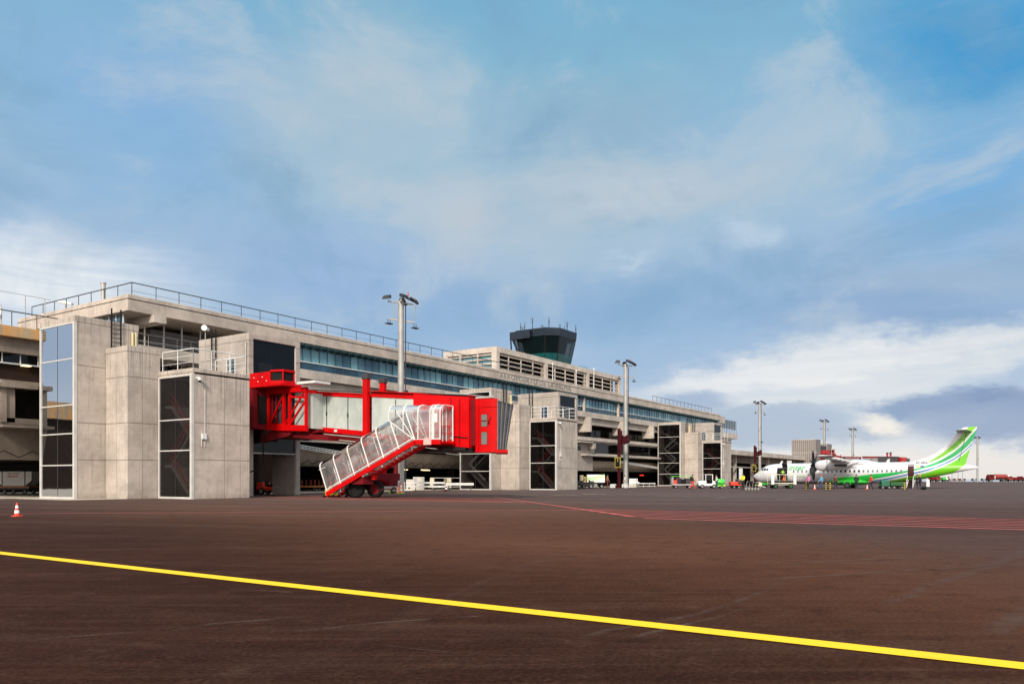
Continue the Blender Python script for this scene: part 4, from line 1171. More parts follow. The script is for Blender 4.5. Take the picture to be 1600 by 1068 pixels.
    W_ = (Ff - Nn).length
    m = MB(); m.prism([along(-.1, -.12), along(.62, -.12), along(.62, W_ + .1), along(-.1, W_ + .1)], 'z', z0_ - .04, z0_ + .14); m.build('bumper', m_red, cab)
    m = MB()
    for q in range(7):
        f0, f1 = q / 7, (q + 1) / 7
        i_ = .09 if q % 2 else 0.0
        for w0, w1 in ((i_, i_ + .1), (W_ - .1 - i_, W_ - i_)):
            b4 = [along(.52 * f0, w0), along(.52 * f1, w0), along(.52 * f1, w1), along(.52 * f0, w1)]; t4 = [along(.95 * f0, w0), along(.95 * f1, w0), along(.95 * f1, w1), along(.95 * f0, w1)]
            m.hexa([(*p_, z0_ + .16) for p_ in b4] + [(*p_, z1_ - .14 - .035 * q) for p_ in t4])
        t4 = [along(.95 * f0, i_), along(.95 * f1, i_), along(.95 * f1, W_ - i_), along(.95 * f0, W_ - i_)]
        m.hexa([(*p_, z1_ - .26 - .035 * q) for p_ in t4] + [(*p_, z1_ - .14 - .035 * q) for p_ in t4])
    m.build('hood', m_bellow, t)
    m = MB()
    for q in range(0, 8, 2): m.tube([(*along(.95 * q / 7, -.02), z1_ - .12 - .035 * q), (*along(.52 * q / 7, -.02), z0_ + .16)], .035)
    m.build('hood_rib', m_rib2, t)
    m = MB(); m.tube([(X(38.86), 33.4, zb(33.4) + .25), (X(38.7), 31.2, zb(31.2) + .2)], .025).tube([(X(38.7), 28.95, zb(29) + .5), (X(38.7), 30.95, zb(31) + .5)], .03).tube([(X(39.0), 44.0, zt(44) + .06), (X(39.0), 37.8, zt(38) + .06), (X(38.9), 33.5, zt(33.5) + .2), (X(38.8), 29, zt(29) + .16)], .035)
    m.build('cable_run', m_black, t); m = MB()
    m.tube([(X(38.74), 37.9, zb(37.7) - .1), (X(38.70), 37.9, 2.6), (X(38.6), 37.7, 1.6)], .03)
    m.build('cable_run', m_black, t)
    for yy_, zz_ in ((40.9, .1), (36.3, .1), (30.2, .35)): MB().box(X(39.18 if yy_ > 38 else 38.7 if yy_ < 31 else 39.03), X(39.2 if yy_ > 38 else 38.76 if yy_ < 31 else 39.05), yy_ - .14, yy_ + .14, zb(yy_) + zz_, zb(yy_) + zz_ + .16).build('label_plate', m_white, t)
    for yy_ in (29.6, 30.3): MB().box(X(38.71), X(38.76), yy_ - .012, yy_ + .012, zb(yy_), zt(yy_)).build('panel_seam', m_dred, t)
    # undercarriage rails and cable trays
    m = MB()
    for xs_, d in ((39.3, -.22), (41.2, -.22), (40.2, -.45)): m.slope(X(xs_), X(xs_ + .16), 31, 44.6, off(zb, d - .14), off(zb, d))
    m.slope(X(38.2), X(41.5), 40.6, 44.8, off(zb, -.55), off(zb, -.2))
    m.build('underframe', m_dred, t)
    m = MB()
    for xs_, d in ((39.18, -.10), (39.22, -.42)): m.slope(X(xs_), X(xs_ + .06), 33.5, 42.2, off(zb, d - .06), off(zb, d))
    m.build('cable_tray', m_rustw, t)
    MB().box(X(38.8), X(39.1), 29.2, 31.0, zb(30) - .35, zb(30) - .12).box(X(39), X(41.5), 28.9, 33.2, zb(30) - .4, zb(30) - .22).build('cab_underframe', m_bmetal, t)
    MB().tube([(X(37.2), 45.9, 4.8), (X(36.9), 45.8, 4.2), (X(36.9), 45.8, 2.6), (X(36.6), 45.9, 1.9), (X(36.0), 46.1, 1.75)], .05).tube([(X(37.3), 45.4, 4.8), (X(36.8), 45.4, 4.45), (X(36.9), 45.9, 4.0), (X(37.2), 46.0, 4.8)], .05).build('cable_loop', m_black, t)
    # wheel bogie
    m = MB()
    m.box(X(38.2), X(41.9), 37.3, 38.1, 1.15, 1.65); m.box(X(40.0), X(40.9), 36.6, 38.6, .75, 1.2); m.box(X(37.4), X(38.4), 36.5, 37.5, .9, 1.4); m.bar((X(38.3), 37.2, 1.4), (X(39.0), 37.6, 3.9), .2, .2)
    m.bar((X(38.2), 35.6, .55), (X(40.5), 36.6, .55), .08, .08); m.bar((X(38.1), 39.1, .3), (X(40.3), 37.9, .8), .06, .06)
    bo = m.build('bogie', m_dred, t, bevel=.02)
    ax = Vector((.35, -1, 0)).normalized()
    for c_, rm in (((38.05, 37.75), m_black), ((39.05, 36.95), m_dred), ((38.6, 38.6), m_black)):
        wheel((X(c_[0]), c_[1], .58), .58, .42, (1, .35, 0), bo, hubm=rm)
    m = MB(); m.box(X(38.3), X(38.7), 36.4, 36.8, 1.3, 1.9); m.cyl((X(38.1), 36.2, 1.2), (X(38.1), 36.2, 1.55), .2, .2, 10); m.build('drive_motor', m_red, bo, bevel=.02)
    MB().box(X(38.0), X(38.3), 36.9, 37.2, 1.3, 1.85).build('control_box', m_white, bo, bevel=.02)
    if not full: return t
    # service stair with clear weather cover
    xo, xi = 37.25, 38.55
    ft, top = (39.75, .22), (31.9, 3.55)
    dy_, dz_ = top[0] - ft[0], top[1] - ft[1]; L = hypot(dy_, dz_)
    m = MB()
    for xs_ in (xo, xi):
        m.bar((xs_, ft[0], ft[1]), (xs_, top[0], top[1]), .10, .30); m.bar((xs_, top[0] + .05, top[1]), (xs_, 29.9, top[1] - .05), .10, .30)
    m.box(xo, xi + .2, 29.9, 32.0, 3.42, 3.5)
    m.bar((xo, 39.9, .1), (xi, 39.9, .1), .1, .1)
    st_ = m.build('service_stair', rd_m, t, bevel=.01)
    MB().box(xo - .07, xo - .05, 30.6, 31.2, 3.35, 3.75).build('notice_plate', mat('pink plate', (.75, .40, .36), .5), st_)
    m = MB()
    n = 20
    for i in range(n): f = (i + .5) / n; m.box(xo + .05, xi - .05, ft[0] + dy_ * f - .14, ft[0] + dy_ * f + .14, ft[1] + dz_ * f + .02, ft[1] + dz_ * f + .06)
    m.build('tread', m_galv, st_)
    m = MB()
    nrm = Vector((0, -dz_ / L * -1, 0)); up2 = Vector((0, dz_ / L, -dy_ / L))     # normal of the flight in the y-z plane
    if up2.z < 0: up2 = -up2
    A = Vector((xo, ft[0], ft[1])); B = Vector((xo, top[0], top[1]))
    for xs_ in (xo + .06, xi - .06):
        for h in (.55, 1.0):
            m.tube([(xs_, ft[0] - .3, ft[1] + h + .12), (xs_, top[0] + .2, top[1] + h - .09), (xs_, top[0] - .1, top[1] + h), (xs_, 30.0, top[1] + h - .02)], .026)
        for i in range(7):
            f = .04 + i / 7; y_ = ft[0] + dy_ * f; z_ = ft[1] + dz_ * f; m.cyl((xs_, y_, z_), (xs_, y_, z_ + 1.0), .02)
        for y_ in (31.6, 30.9, 30.2): m.cyl((xs_, y_, top[1]), (xs_, y_, top[1] + 1.0), .02)
    m.build('handrail', m_red, st_)
    # hoops: outer leg, rounded shoulder, roof, inner leg
    H = 2.2
    def hoop_pts(base, u, h, r=.45):
        b = Vector((0, base[0], base[1])); pts = [Vector((xo, 0, 0)) + b, Vector((xo, 0, 0)) + b + u * (h - r)]
        for k in range(1, 5):
            a = k / 4 * pi / 2; pts.append(Vector((xo + r - r * cos(a), 0, 0)) + b + u * (h - r + r * sin(a)))
        pts.append(Vector((xi - .05, 0, 0)) + b + u * h); pts.append(Vector((xi - .05, 0, 0)) + b)
        return pts
    hoops = []
    for i in range(7):
        f = i / 6 * .985 + .01
        hoops.append(hoop_pts((ft[0] + dy_ * f, ft[1] + dz_ * f + .12), up2, H))
    up3 = Vector((0, 0, 1))
    mid = hoop_pts((31.95, 3.62), Vector((0, .62, .78)).normalized(), 2.75)
    tops = [hoop_pts((y_, z_), up3, h_) for y_, z_, h_ in ((34.1, 4.95, 1.0), (32.9, 4.25, 1.66), (31.7, 3.6, 2.24), (30.75, 3.6, 2.2), (30.45, 3.6, 2.2), (29.95, 3.6, 2.15))]
    m = MB()
    for hp in hoops: m.tube(hp[:-1], .042, 6); m.tube(hp[-2:], .03, 6)
    m.tube(mid, .035, 6)
    for hp in tops: m.tube(hp, .042, 6)
    m.tube([A + up2 * .2 + Vector((0, 0, .08)), B + up2 * .2 + Vector((0, 0, .08))], .05); m.tube([(xo, 31.9, 3.68), (xo, 29.95, 3.68)], .045)
    m.tube([Vector((xo, ft[0], ft[1])) + up2 * (H - .4), Vector((xo, 39.85, 2.05))], .03)
    m.tube([tops[0][0], (xo, 31.95, 3.65)], .035)
    m.box(xo - .02, xo + .02, 30.5, 30.6, 3.68, 5.6)
    m.build('hoop', m_white, st_)
    m = MB()
    def skin(hs):
        for a, b in zip(hs, hs[1:]):
            for k in range(len(a) - 2):
                m.quad(a[k], b[k], b[k + 1], a[k + 1])
            m.quad(a[-2], b[-2], b[-1], a[-1])
    skin(hoops); skin(tops)
    m.quad(hoops[-1][0], tops[0][0], tops[0][1], hoops[-1][1])
    m.build('weather_cover', m_plexi, st_)
    MB().box(xo - .03, xo, 30.15, 30.4, 4.7, 5.25).build('notice', m_white, st_)
    m = MB()
    for xs_ in (xo - .05, xo + .6, xi): m.cyl((xs_ - .05, 39.9, .09), (xs_ + .05, 39.9, .09), .09, .09, 10)
    for xs_ in (xo, xi): m.cyl((xs_ - .05, 39.2, .09), (xs_ + .05, 39.2, .09), .09, .09, 10)
    m.bar((xo, 39.2, .1), (xo, 37.9, 1.0), .05, .05)
    m.build('caster', m_black, st_)
    return t
jb = jet_bridge(0.0, True, 'large red boarding bridge with frosted glass panels and a covered service stair')
jet_bridge(183.0, False, 'distant red boarding bridge seen behind the propeller aircraft')

# ------------------------------------------------------------------ floodlight masts
def mast(loc, label, far=False):
    t = thing('floodlight_mast', label, 'light mast', loc, 'tall floodlight masts along the apron')
    x, y, _ = loc
    MB().cyl((x, y, 0), (x, y, 17.6), .33, .27, 12).build('pole', m_galv, t, smooth=True)
    MB().box(x + .24, x + .31, y - .36, y - .29, .3, 17.2).box(x + .1, x + .45, y - .5, y - .2, 9.0, 9.4).build('cable_duct', m_dgrey, t)
    m = MB()
    m.bar((x - 1.0, y + .7, 17.5), (x + 1.0, y - .75, 17.35), .12, .12); m.bar((x - .9, y - .8, 17.45), (x + .9, y + .8, 17.45), .12, .12)
    m.bar((x - .9, y + .7, 15.9), (x + .95, y - .8, 15.7), .1, .14)
    m.cyl((x - .5, y + .4, 15.9), (x - .5, y + .4, 17.4), .03); m.bar((x + .9, y - .7, 15.6), (x + 1.1, y - .85, 17.3), .05, .05)
    m.build('cross_arm', m_galv, t)
    def head(px_, py_, z, a, tilt):
        m = MB(); d = Vector((cos(a), sin(a), 0)); s_ = Vector((-sin(a), cos(a), 0))
        c = Vector((px_, py_, z)); u = (Vector((0, 0, 1)) * cos(tilt) + d * -sin(tilt)); f = (d * cos(tilt) + Vector((0, 0, 1)) * sin(tilt) * -1)
        pts = []
        for k, (w, dd) in enumerate(((.32, -.30), (.42, .38))):
            for sx, hz in ((-w, -.17), (w, -.17), (w * .7, .17), (-w * .7, .17)):
                pts.append(c + s_ * sx + f * dd + u * hz)
        m.hexa([pts[0], pts[1], pts[5], pts[4], pts[3], pts[2], pts[6], pts[7]])
        h = m.build('lamp_head', m_bmetal, t, bevel=.03)
    head(x - 1.0, y + .75, 17.9, radians(200), .35); head(x - .35, y - .6, 17.95, radians(250), .4)
    head(x + .5, y - .4, 17.9, radians(290), .45); head(x + .95, y - .75, 17.75, radians(320), .5); head(x + .9, y + .6, 17.8, radians(30), .4)
    m = MB(); m.box(x - 1.3, x - .6, y + .4, y + .8, 15.4, 15.48); m.box(x + .7, x + 1.4, y - 1.0, y - .6, 15.15, 15.23)
    for a_, b_, z in ((-1.1, .6, 15.48), (-.8, .6, 15.48), (.9, -.8, 15.23), (1.2, -.8, 15.23)): m.cyl((x + a_, y + b_, z), (x + a_, y + b_, z + .35), .03)
    m.build('small_lamp', m_dgrey, t)
    MB().cyl((x + .55, y - .4, 18.1), (x + .55, y - .4, 18.45), .06, .05).build('beacon', mat('beacon red', (.5, .05, .08), .4), t)
    return t
M1 = mast((54.6, 48.5, 0), 'nearest tall floodlight mast rising behind the red boarding bridge')
for (x_, y_), lb in zip(((102.4, 48.5), (172.0, 49.6), (236.0, 49.8), (281.0, 50.3), (365.6, 18.8)),
                        ('tall floodlight mast beside the maroon post left of the farthest stair tower', 'floodlight mast standing just behind the nose of the aircraft',
                         'floodlight mast behind the striped block and the propeller', 'floodlight mast behind the distant red bridge cabin',
                         'thin distant floodlight mast behind the aircraft tail')):
    copy_tree(M1, lb, (x_, y_, 0))

# ------------------------------------------------------------------ far buildings
t = thing('canopy_building', 'low open flat-roofed link building between the farthest stair tower and the striped block', 'building', (150, 50, 0))
MB().box(150, 216, 49.8, 56.9, 6.1, 7.05).build('roof', c_beam, t)
MB().box(150, 216, 55, 56, 4.8, 6.1).box(150, 215, 50.4, 50.7, 3.55, 3.75).build('beam', c_beam2, t)
m = MB()
for x_ in (160, 172, 184, 196, 208): m.box(x_, x_ + .6, 51, 51.6, 0, 6.1)
m.build('column', c_beam2, t)
MB().box(150, 165, 56, 56.4, 0, 4.8).box(171, 178, 56, 56.4, 0, 4.8).box(182, 215, 56, 56.4, 0, 4.8).box(150, 215, 55.8, 56, 3.7, 6).build('wall', m_dark, t)
MB().box(165, 182, 57.3, 57.4, 0, 3.6).build('sky_gap_panel', mat('painted sky gap', (.7, .72, .72), .6), t)  # pale panel added in place of sky seen through the openings
def ribbed():
    m, gg, b, o = newmat('ribbed grey cladding')
    p = gg.n('ShaderNodeNewGeometry').outputs['Position']
    px, py, pz = gg.sep(p)
    w = gg.m('SINE', gg.m('MULTIPLY', gg.m('ADD', px, py), 12.0))
    cc = gg.mix(gg.ss(w, -.6, .8), (.15, .13, .12), (.27, .24, .22))
    cc = gg.mix(gg.m('MULTIPLY', gg.ss(gg.noise(p, .5, 4), .45, .7), .3), cc, (.14, .12, .11))
    gg.put(b.inputs['Base Color'], cc); b.inputs['Roughness'].default_value = .7
    return m
m_rib = ribbed()
t = thing('striped_block', 'large ribbed grey block building behind the aircraft propeller', 'building', (214, 47, 0))
MB().box(214, 219, 47.1, 53.3, 0, 11.4).build('wall', m_rib, t, bevel=.03)
MB().box(213.95, 219.05, 47.05, 53.35, 8.05, 8.17).box(213.9, 219.1, 47.0, 53.4, 11.4, 11.55).build('trim', c_beam, t)
t = thing('striped_block', 'small ribbed grey block with a railed deck right of the large ribbed block', 'building', (232, 48, 0))
MB().box(228.5, 233.5, 47.2, 51, 0, 10.9).build('wall', m_rib, t, bevel=.03)
m = MB(); railrun(m, [(219.5, 44.5), (226, 44.5)], 1.6, 7.6, .9, .04, (.5,)); m.build('railing', m_white, t)
MB().box(219.2, 228, 44.3, 47.5, 7.2, 7.6).box(226.2, 226.6, 44.5, 47.5, 0, 7.2).build('deck', c_beam2, t)
MB().box(219.1, 228.4, 47.6, 50, 7.6, 10.2).build('dark_recess', m_dgrey, t)

# ------------------------------------------------------------------ maroon docking-guidance posts
m_mar = mat('maroon paint', (.045, .004, .007), .55, spec=.15)
def guide_post(loc, h, label, boards=True):
    t = thing('docking_guidance_post', label, 'guidance post', loc, 'maroon aircraft guidance posts')
    x, y, _ = loc
    MB().box(x - .17, x + .17, y - .17, y + .17, 0, h).box(x - .35, x + .35, y - .35, y + .35, 0, .35).build('pole', m_mar, t, bevel=.02)
    MB().box(x - .38, x + .2, y - .42, y - .1, h - 3.2, h - .3).prism([(y - .5, h - 2.2), (y - 1.3, h - 1.9), (y - 1.3, h - .9), (y - .5, h - 1.3)], 'x', x - .1, x + .8).build('display_box', m_mar, t, bevel=.03)
    pl_ = MB().box(x - .45, x - .40, y - .42, y + .42, h - 5.4, h - 4.0).build('number_plate', m_yellow, t)
    MB().box(x - .47, x - .45, y - .35, y + .35, h - 5.32, h - 4.08).build('plate_face', m_black, pl_)
    text_mesh('plate_digit', '1', .62, m_yellow, pl_, lambda a, u, o: (x - .48 - o, y + .12 - a, h - 4.6 + u), extrude=.005)
    m = MB()
    for q in (-.9, .9):
        m.box(x - .3, x + .3, y + q - .35, y + q + .35, 0, .55)
    m.build('barrier_block', m_white, t, bevel=.05)
    return t
G1 = guide_post((98.4, 47.6, 0), 8.2, 'maroon guidance post with a yellow-framed number plate in front of the tall mast')
copy_tree(G1, 'distant maroon guidance post just left of the aircraft nose', (165.0, 48.6, 0))
t = thing('steel_post', 'dark red steel post standing under the boarding bridge beside the mast', 'post', (52.9, 47.6, 0))
MB().cyl((52.9, 47.6, 0), (52.9, 47.6, 5.4), .2, .2, 12).cyl((52.9, 47.6, 0), (52.9, 47.6, .12), .45, .45, 12).build('shaft', m_dred, t, smooth=True)
MB().box(52.6, 53.2, 47.3, 47.9, 5.4, 5.6).build('head_plate', m_dred, t)
# ------------------------------------------------------------------ propeller aircraft (nose towards the terminal)
PX, PN = 112.7, 33.3
def livery():
    m, gg, b, o = newmat('aircraft livery')
    p = gg.n('ShaderNodeNewGeometry').outputs['Position']
    px, py, pz = gg.sep(p)
    s = gg.m('SUBTRACT', PN, py)
    def curve(pts):
        fc = gg.n('ShaderNodeFloatCurve'); c = fc.mapping.curves[0]
        P = [(a / 28, z / 8) for a, z in pts]
        c.points[0].location = P[0]; c.points[1].location = P[-1]
        for q in P[1:-1]: c.points.new(*q)
        fc.mapping.update(); gg.put(fc.inputs[1], gg.m('DIVIDE', s, 28.0))
        return gg.m('MULTIPLY', fc.outputs[0], 8.0)
    E_ = curve([(0, 0), (14.5, .45), (15.56, 1.12), (17.84, 1.62), (19.84, 2.10), (22.23, 2.72), (24.35, 3.66), (25.88, 4.75), (27.24, 6.3), (28, 7.4)])
    T_ = curve([(0, 0), (9.6, .25), (10.58, .92), (11.63, 1.36), (14.0, 1.62), (15.56, 1.85), (17.84, 2.06), (19.84, 2.36), (22.23, 3.02), (24.35, 4.14), (25.88, 5.45), (27.24, 7.15), (28, 8)])
    w = gg.m('SUBTRACT', pz, E_); w2 = gg.m('SUBTRACT', pz, T_)
    def band(v, a, b2): return gg.m('MULTIPLY', gg.ss(v, a - .02, a + .02), gg.ss(v, b2 - .02, b2 + .02, 1, 0))
    white = gg.mix(gg.noise(p, 1.5, 4), (.56, .56, .58), (.66, .66, .68))
    wedge = gg.m('MULTIPLY', gg.ss(w, -.02, .02), gg.ss(w2, -.02, .02, 1, 0))
    cc = gg.mix(gg.ss(s, 12, 21), (.02, .46, .035), (.02, .36, .11))
    cc = gg.mix(wedge, white, cc)
    cc = gg.mix(band(w, -.38, -.22), cc, (.02, .17, .46))
    lo = gg.m('MULTIPLY', band(w, -2.0, -.62), gg.ss(s, 15.3, 16.2))
    cc = gg.mix(lo, cc, (.15, .52, .02))
    tail = gg.m('MULTIPLY', gg.ss(gg.m('ADD', s, gg.m('MULTIPLY', pz, -.25)), 25.4, 25.6), gg.ss(pz, 3.6, 3.8, 1, 0))
    cc = gg.mix(tail, cc, white)
    upg = gg.m('SUBTRACT', s, 21.6)
    up1 = gg.m('MULTIPLY', gg.m('MULTIPLY', gg.ss(w2, .30, .34), gg.ss(gg.m('SUBTRACT', w2, gg.m('MULTIPLY', upg, .22)), .28, .34, 1, 0)), gg.ss(s, 22.1, 22.3))
    cc = gg.mix(up1, cc, (.17, .50, .02))
    belly = gg.m('MULTIPLY', gg.ss(pz, .75, 1.0, 1, 0), gg.m('MULTIPLY', gg.ss(s, 1.5, 2.5), gg.ss(s, 9.5, 10, 1, 0)))  # shade under the front fuselage painted into the livery
    cc = gg.mix(gg.m('MULTIPLY', belly, .85), cc, (.10, .10, .11))
    nose = gg.m('MULTIPLY', gg.ss(s, 1.6, .8), gg.m('MULTIPLY', gg.ss(pz, 1.9, 2.1), gg.ss(pz, 2.35, 2.2)))
    cc = gg.mix(gg.m('MULTIPLY', nose, .6), cc, (.55, .66, .25))
    ln = gg.ss(gg.m('ABSOLUTE', gg.m('SUBTRACT', gg.m('FRACT', gg.m('DIVIDE', s, 3.4)), .5)), .003, .006, 1, 0)
    cc = gg.mix(gg.m('MULTIPLY', ln, .4), cc, (.2, .2, .2))
    gg.put(b.inputs['Base Color'], cc); b.inputs['Roughness'].default_value = .28; b.inputs['Coat Weight'].default_value = .3
    return m
m_liv = livery()
m_acw = mat('aircraft white', (.58, .58, .60), .32, var=.06)
m_acg = mat('aircraft grey', (.36, .37, .39), .4, var=.1)
m_agreen = mat('aircraft belly green', (.02, .40, .03), .35, coat=.2)
STN = [(-.1, 1.62, 1.60, .02), (.05, 1.80, 1.42, .2), (.3, 2.02, 1.12, .45), (.63, 2.26, .90, .70), (1.0, 2.52, .76, .92), (1.31, 2.80, .70, 1.06), (1.75, 3.08, .65, 1.24), (2.3, 3.26, .62, 1.36), (3.2, 3.37, .60, 1.41),
       (5, 3.40, .59, 1.43), (8, 3.41, .58, 1.43), (11, 3.42, .58, 1.43), (15, 3.42, .62, 1.43), (17, 3.43, .68, 1.41), (18.6, 3.44, .80, 1.36), (20.2, 3.46, 1.0, 1.25), (21.8, 3.44, 1.28, 1.06), (23.4, 3.36, 1.62, .82), (24.8, 3.25, 1.95, .58), (26.2, 3.05, 2.26, .34), (27.3, 2.85, 2.48, .14), (27.6, 2.72, 2.55, .04)]
def fus(s):
    for a, b in zip(STN, STN[1:]):
        if a[0] <= s <= b[0]:
            f = (s - a[0]) / (b[0] - a[0]); t = [a[i] + (b[i] - a[i]) * f for i in range(4)]
            return (t[1] + t[2]) / 2, (t[1] - t[2]) / 2, t[3]
    return 2, 1.4, 1.4
def lat(s, z, d=0.0):
    zc, rz, rx = fus(s); q = max(-.985, min(.985, (z - zc) / rz))
    return -(rx * sqrt(1 - q * q)) - d
def AP(s, l, z): return (PX + l, PN - s, z)
AC = thing('propeller_aircraft', 'white turboprop airliner with green swooping tail stripes parked nose to the terminal', 'aircraft', (PX, PN - 13, 0))
rings = []
for s, zt, zb, rx in STN:
    zc, rz = (zt + zb) / 2, (zt - zb) / 2
    rings.append([AP(s, rx * cos(2 * pi * k / 40), zc + rz * sin(2 * pi * k / 40)) for k in range(40)])
fz = MB().loft(rings).build('fuselage', m_liv, AC, smooth=True)
def decal(s0, s1, z0, z1, m, name, parent, d=.012, ns=6, nz=6, rnd=0.0, label=None):
    mb = MB()
    P_ = []
    for i in range(ns + 1):
        row = []
        for j in range(nz + 1):
            s = s0 + (s1 - s0) * i / ns; z = z0 + (z1 - z0) * j / nz
            if rnd:
                cs, cz = (s0 + s1) / 2, (z0 + z1) / 2; hs, hz = (s1 - s0) / 2, (z1 - z0) / 2
                a, b = (s - cs) / hs, (z - cz) / hz
                s = cs + hs * a * sqrt(1 - b * b * rnd); z = cz + hz * b * sqrt(1 - a * a * rnd)
            row.append(mb.bm.verts.new(AP(s, lat(s, z, d), z)))
        P_.append(row)
    for i in range(ns):
        for j in range(nz): mb.bm.faces.new((P_[i][j], P_[i + 1][j], P_[i + 1][j + 1], P_[i][j + 1]))
    o = mb.build(name, m, parent, smooth=True)
    if label: o['label'] = label
    return o
m_win = mat('aircraft window', (.16, .18, .20), .15); m_wind = mat('dark aircraft window', (.015, .02, .022), .12)
i = 0; s = 5.85
while s < 19.2:
    if not (8.85 < s < 9.5):
        decal(s - .12, s + .12, 2.10, 2.46, m_wind if 11.6 < s < 14.6 else m_win, 'window', fz, ns=3, nz=4, rnd=.35)
    s += .555
for s0, s1, z0, z1 in ((1.30, 1.62, 2.42, 2.74), (1.70, 2.0, 2.42, 2.76), (2.08, 2.36, 2.42, 2.72)): decal(s0, s1, z0, z1, m_wind, 'cockpit_window', fz, rnd=.15, ns=3, nz=4)
cd = decal(3.6, 5.0, 1.08, 2.78, m_black, 'cargo_door_opening', fz, d=.02)
st_ = MB(); q_ = []
for a in range(8):
    r_ = .34 if a % 2 == 0 else .13; s = 4.42 + r_ * cos(a * pi / 4); z = 2.2 + r_ * sin(a * pi / 4); q_.append(st_.bm.verts.new(AP(s, lat(s, z, .035), z)))
st_.bm.faces.new(q_); st_.build('door_emblem', m_lime, cd)
MB().hexa([AP(4.3, lat(4.3, 2.8) - .02, 2.8), AP(5.0, lat(5, 2.8) - .02, 2.8), AP(5.1, -2.0, 3.35), AP(4.4, -2.0, 3.35), AP(4.3, lat(4.3, 2.8) - .02, 2.86), AP(5.0, lat(5, 2.8) - .02, 2.86), AP(5.1, -2.0, 3.41), AP(4.4, -2.0, 3.41)]).build('cargo_door', m_dgrey, fz)
text_mesh('airline_name', 'inter', 1.0, mat('airline green', (.02, .36, .07), .4), fz, lambda a, u, o: AP(5.12 + a, lat(5.12 + a, 2.47 + u, .06 + o), 2.47 + u), extrude=.004, shear=.3, xsc=1.1, bold=.012)
text_mesh('airline_subtitle', 'canarias', .36, mat('pale livery green', (.42, .62, .34), .4), fz, lambda a, u, o: AP(5.7 + a, lat(5.7 + a, 1.52 + u, .05 + o), 1.52 + u), extrude=.003, xsc=1.25, spacing=1.1, bold=.012)
text_mesh('registration', 'EC-MIA', .42, mat('registration grey', (.08, .08, .09), .4), fz, lambda a, u, o: AP(20.75 + a, min(-.17, lat(20.75 + a, 3.22 + u * .8)) - .05 - o, 3.22 + u * .8), extrude=.003, bold=.01)
decal(20.85, 21.25, 2.72, 2.92, mat('flag yellow', (.75, .42, .05), .5), 'flag', fz, d=.02, ns=2, nz=2); decal(21.33, 21.75, 2.74, 2.92, mat('flag blue', (.03, .03, .22), .5), 'flag', fz, d=.02, ns=2, nz=2)
MB().hexa([AP(3.6, -.04, 3.36), AP(3.95, -.04, 3.36), AP(3.95, .04, 3.36), AP(3.6, .04, 3.36), AP(3.85, -.03, 3.75), AP(4.05, -.03, 3.75), AP(4.05, .03, 3.75), AP(3.85, .03, 3.75)]).build('antenna', m_acw, fz)
MB().hexa([AP(17.2, -.04, 3.4), AP(17.6, -.04, 3.4), AP(17.6, .04, 3.4), AP(17.2, .04, 3.4), AP(17.45, -.03, 3.85), AP(17.7, -.03, 3.85), AP(17.7, .03, 3.85), AP(17.45, .03, 3.85)]).build('antenna', m_acw, fz)
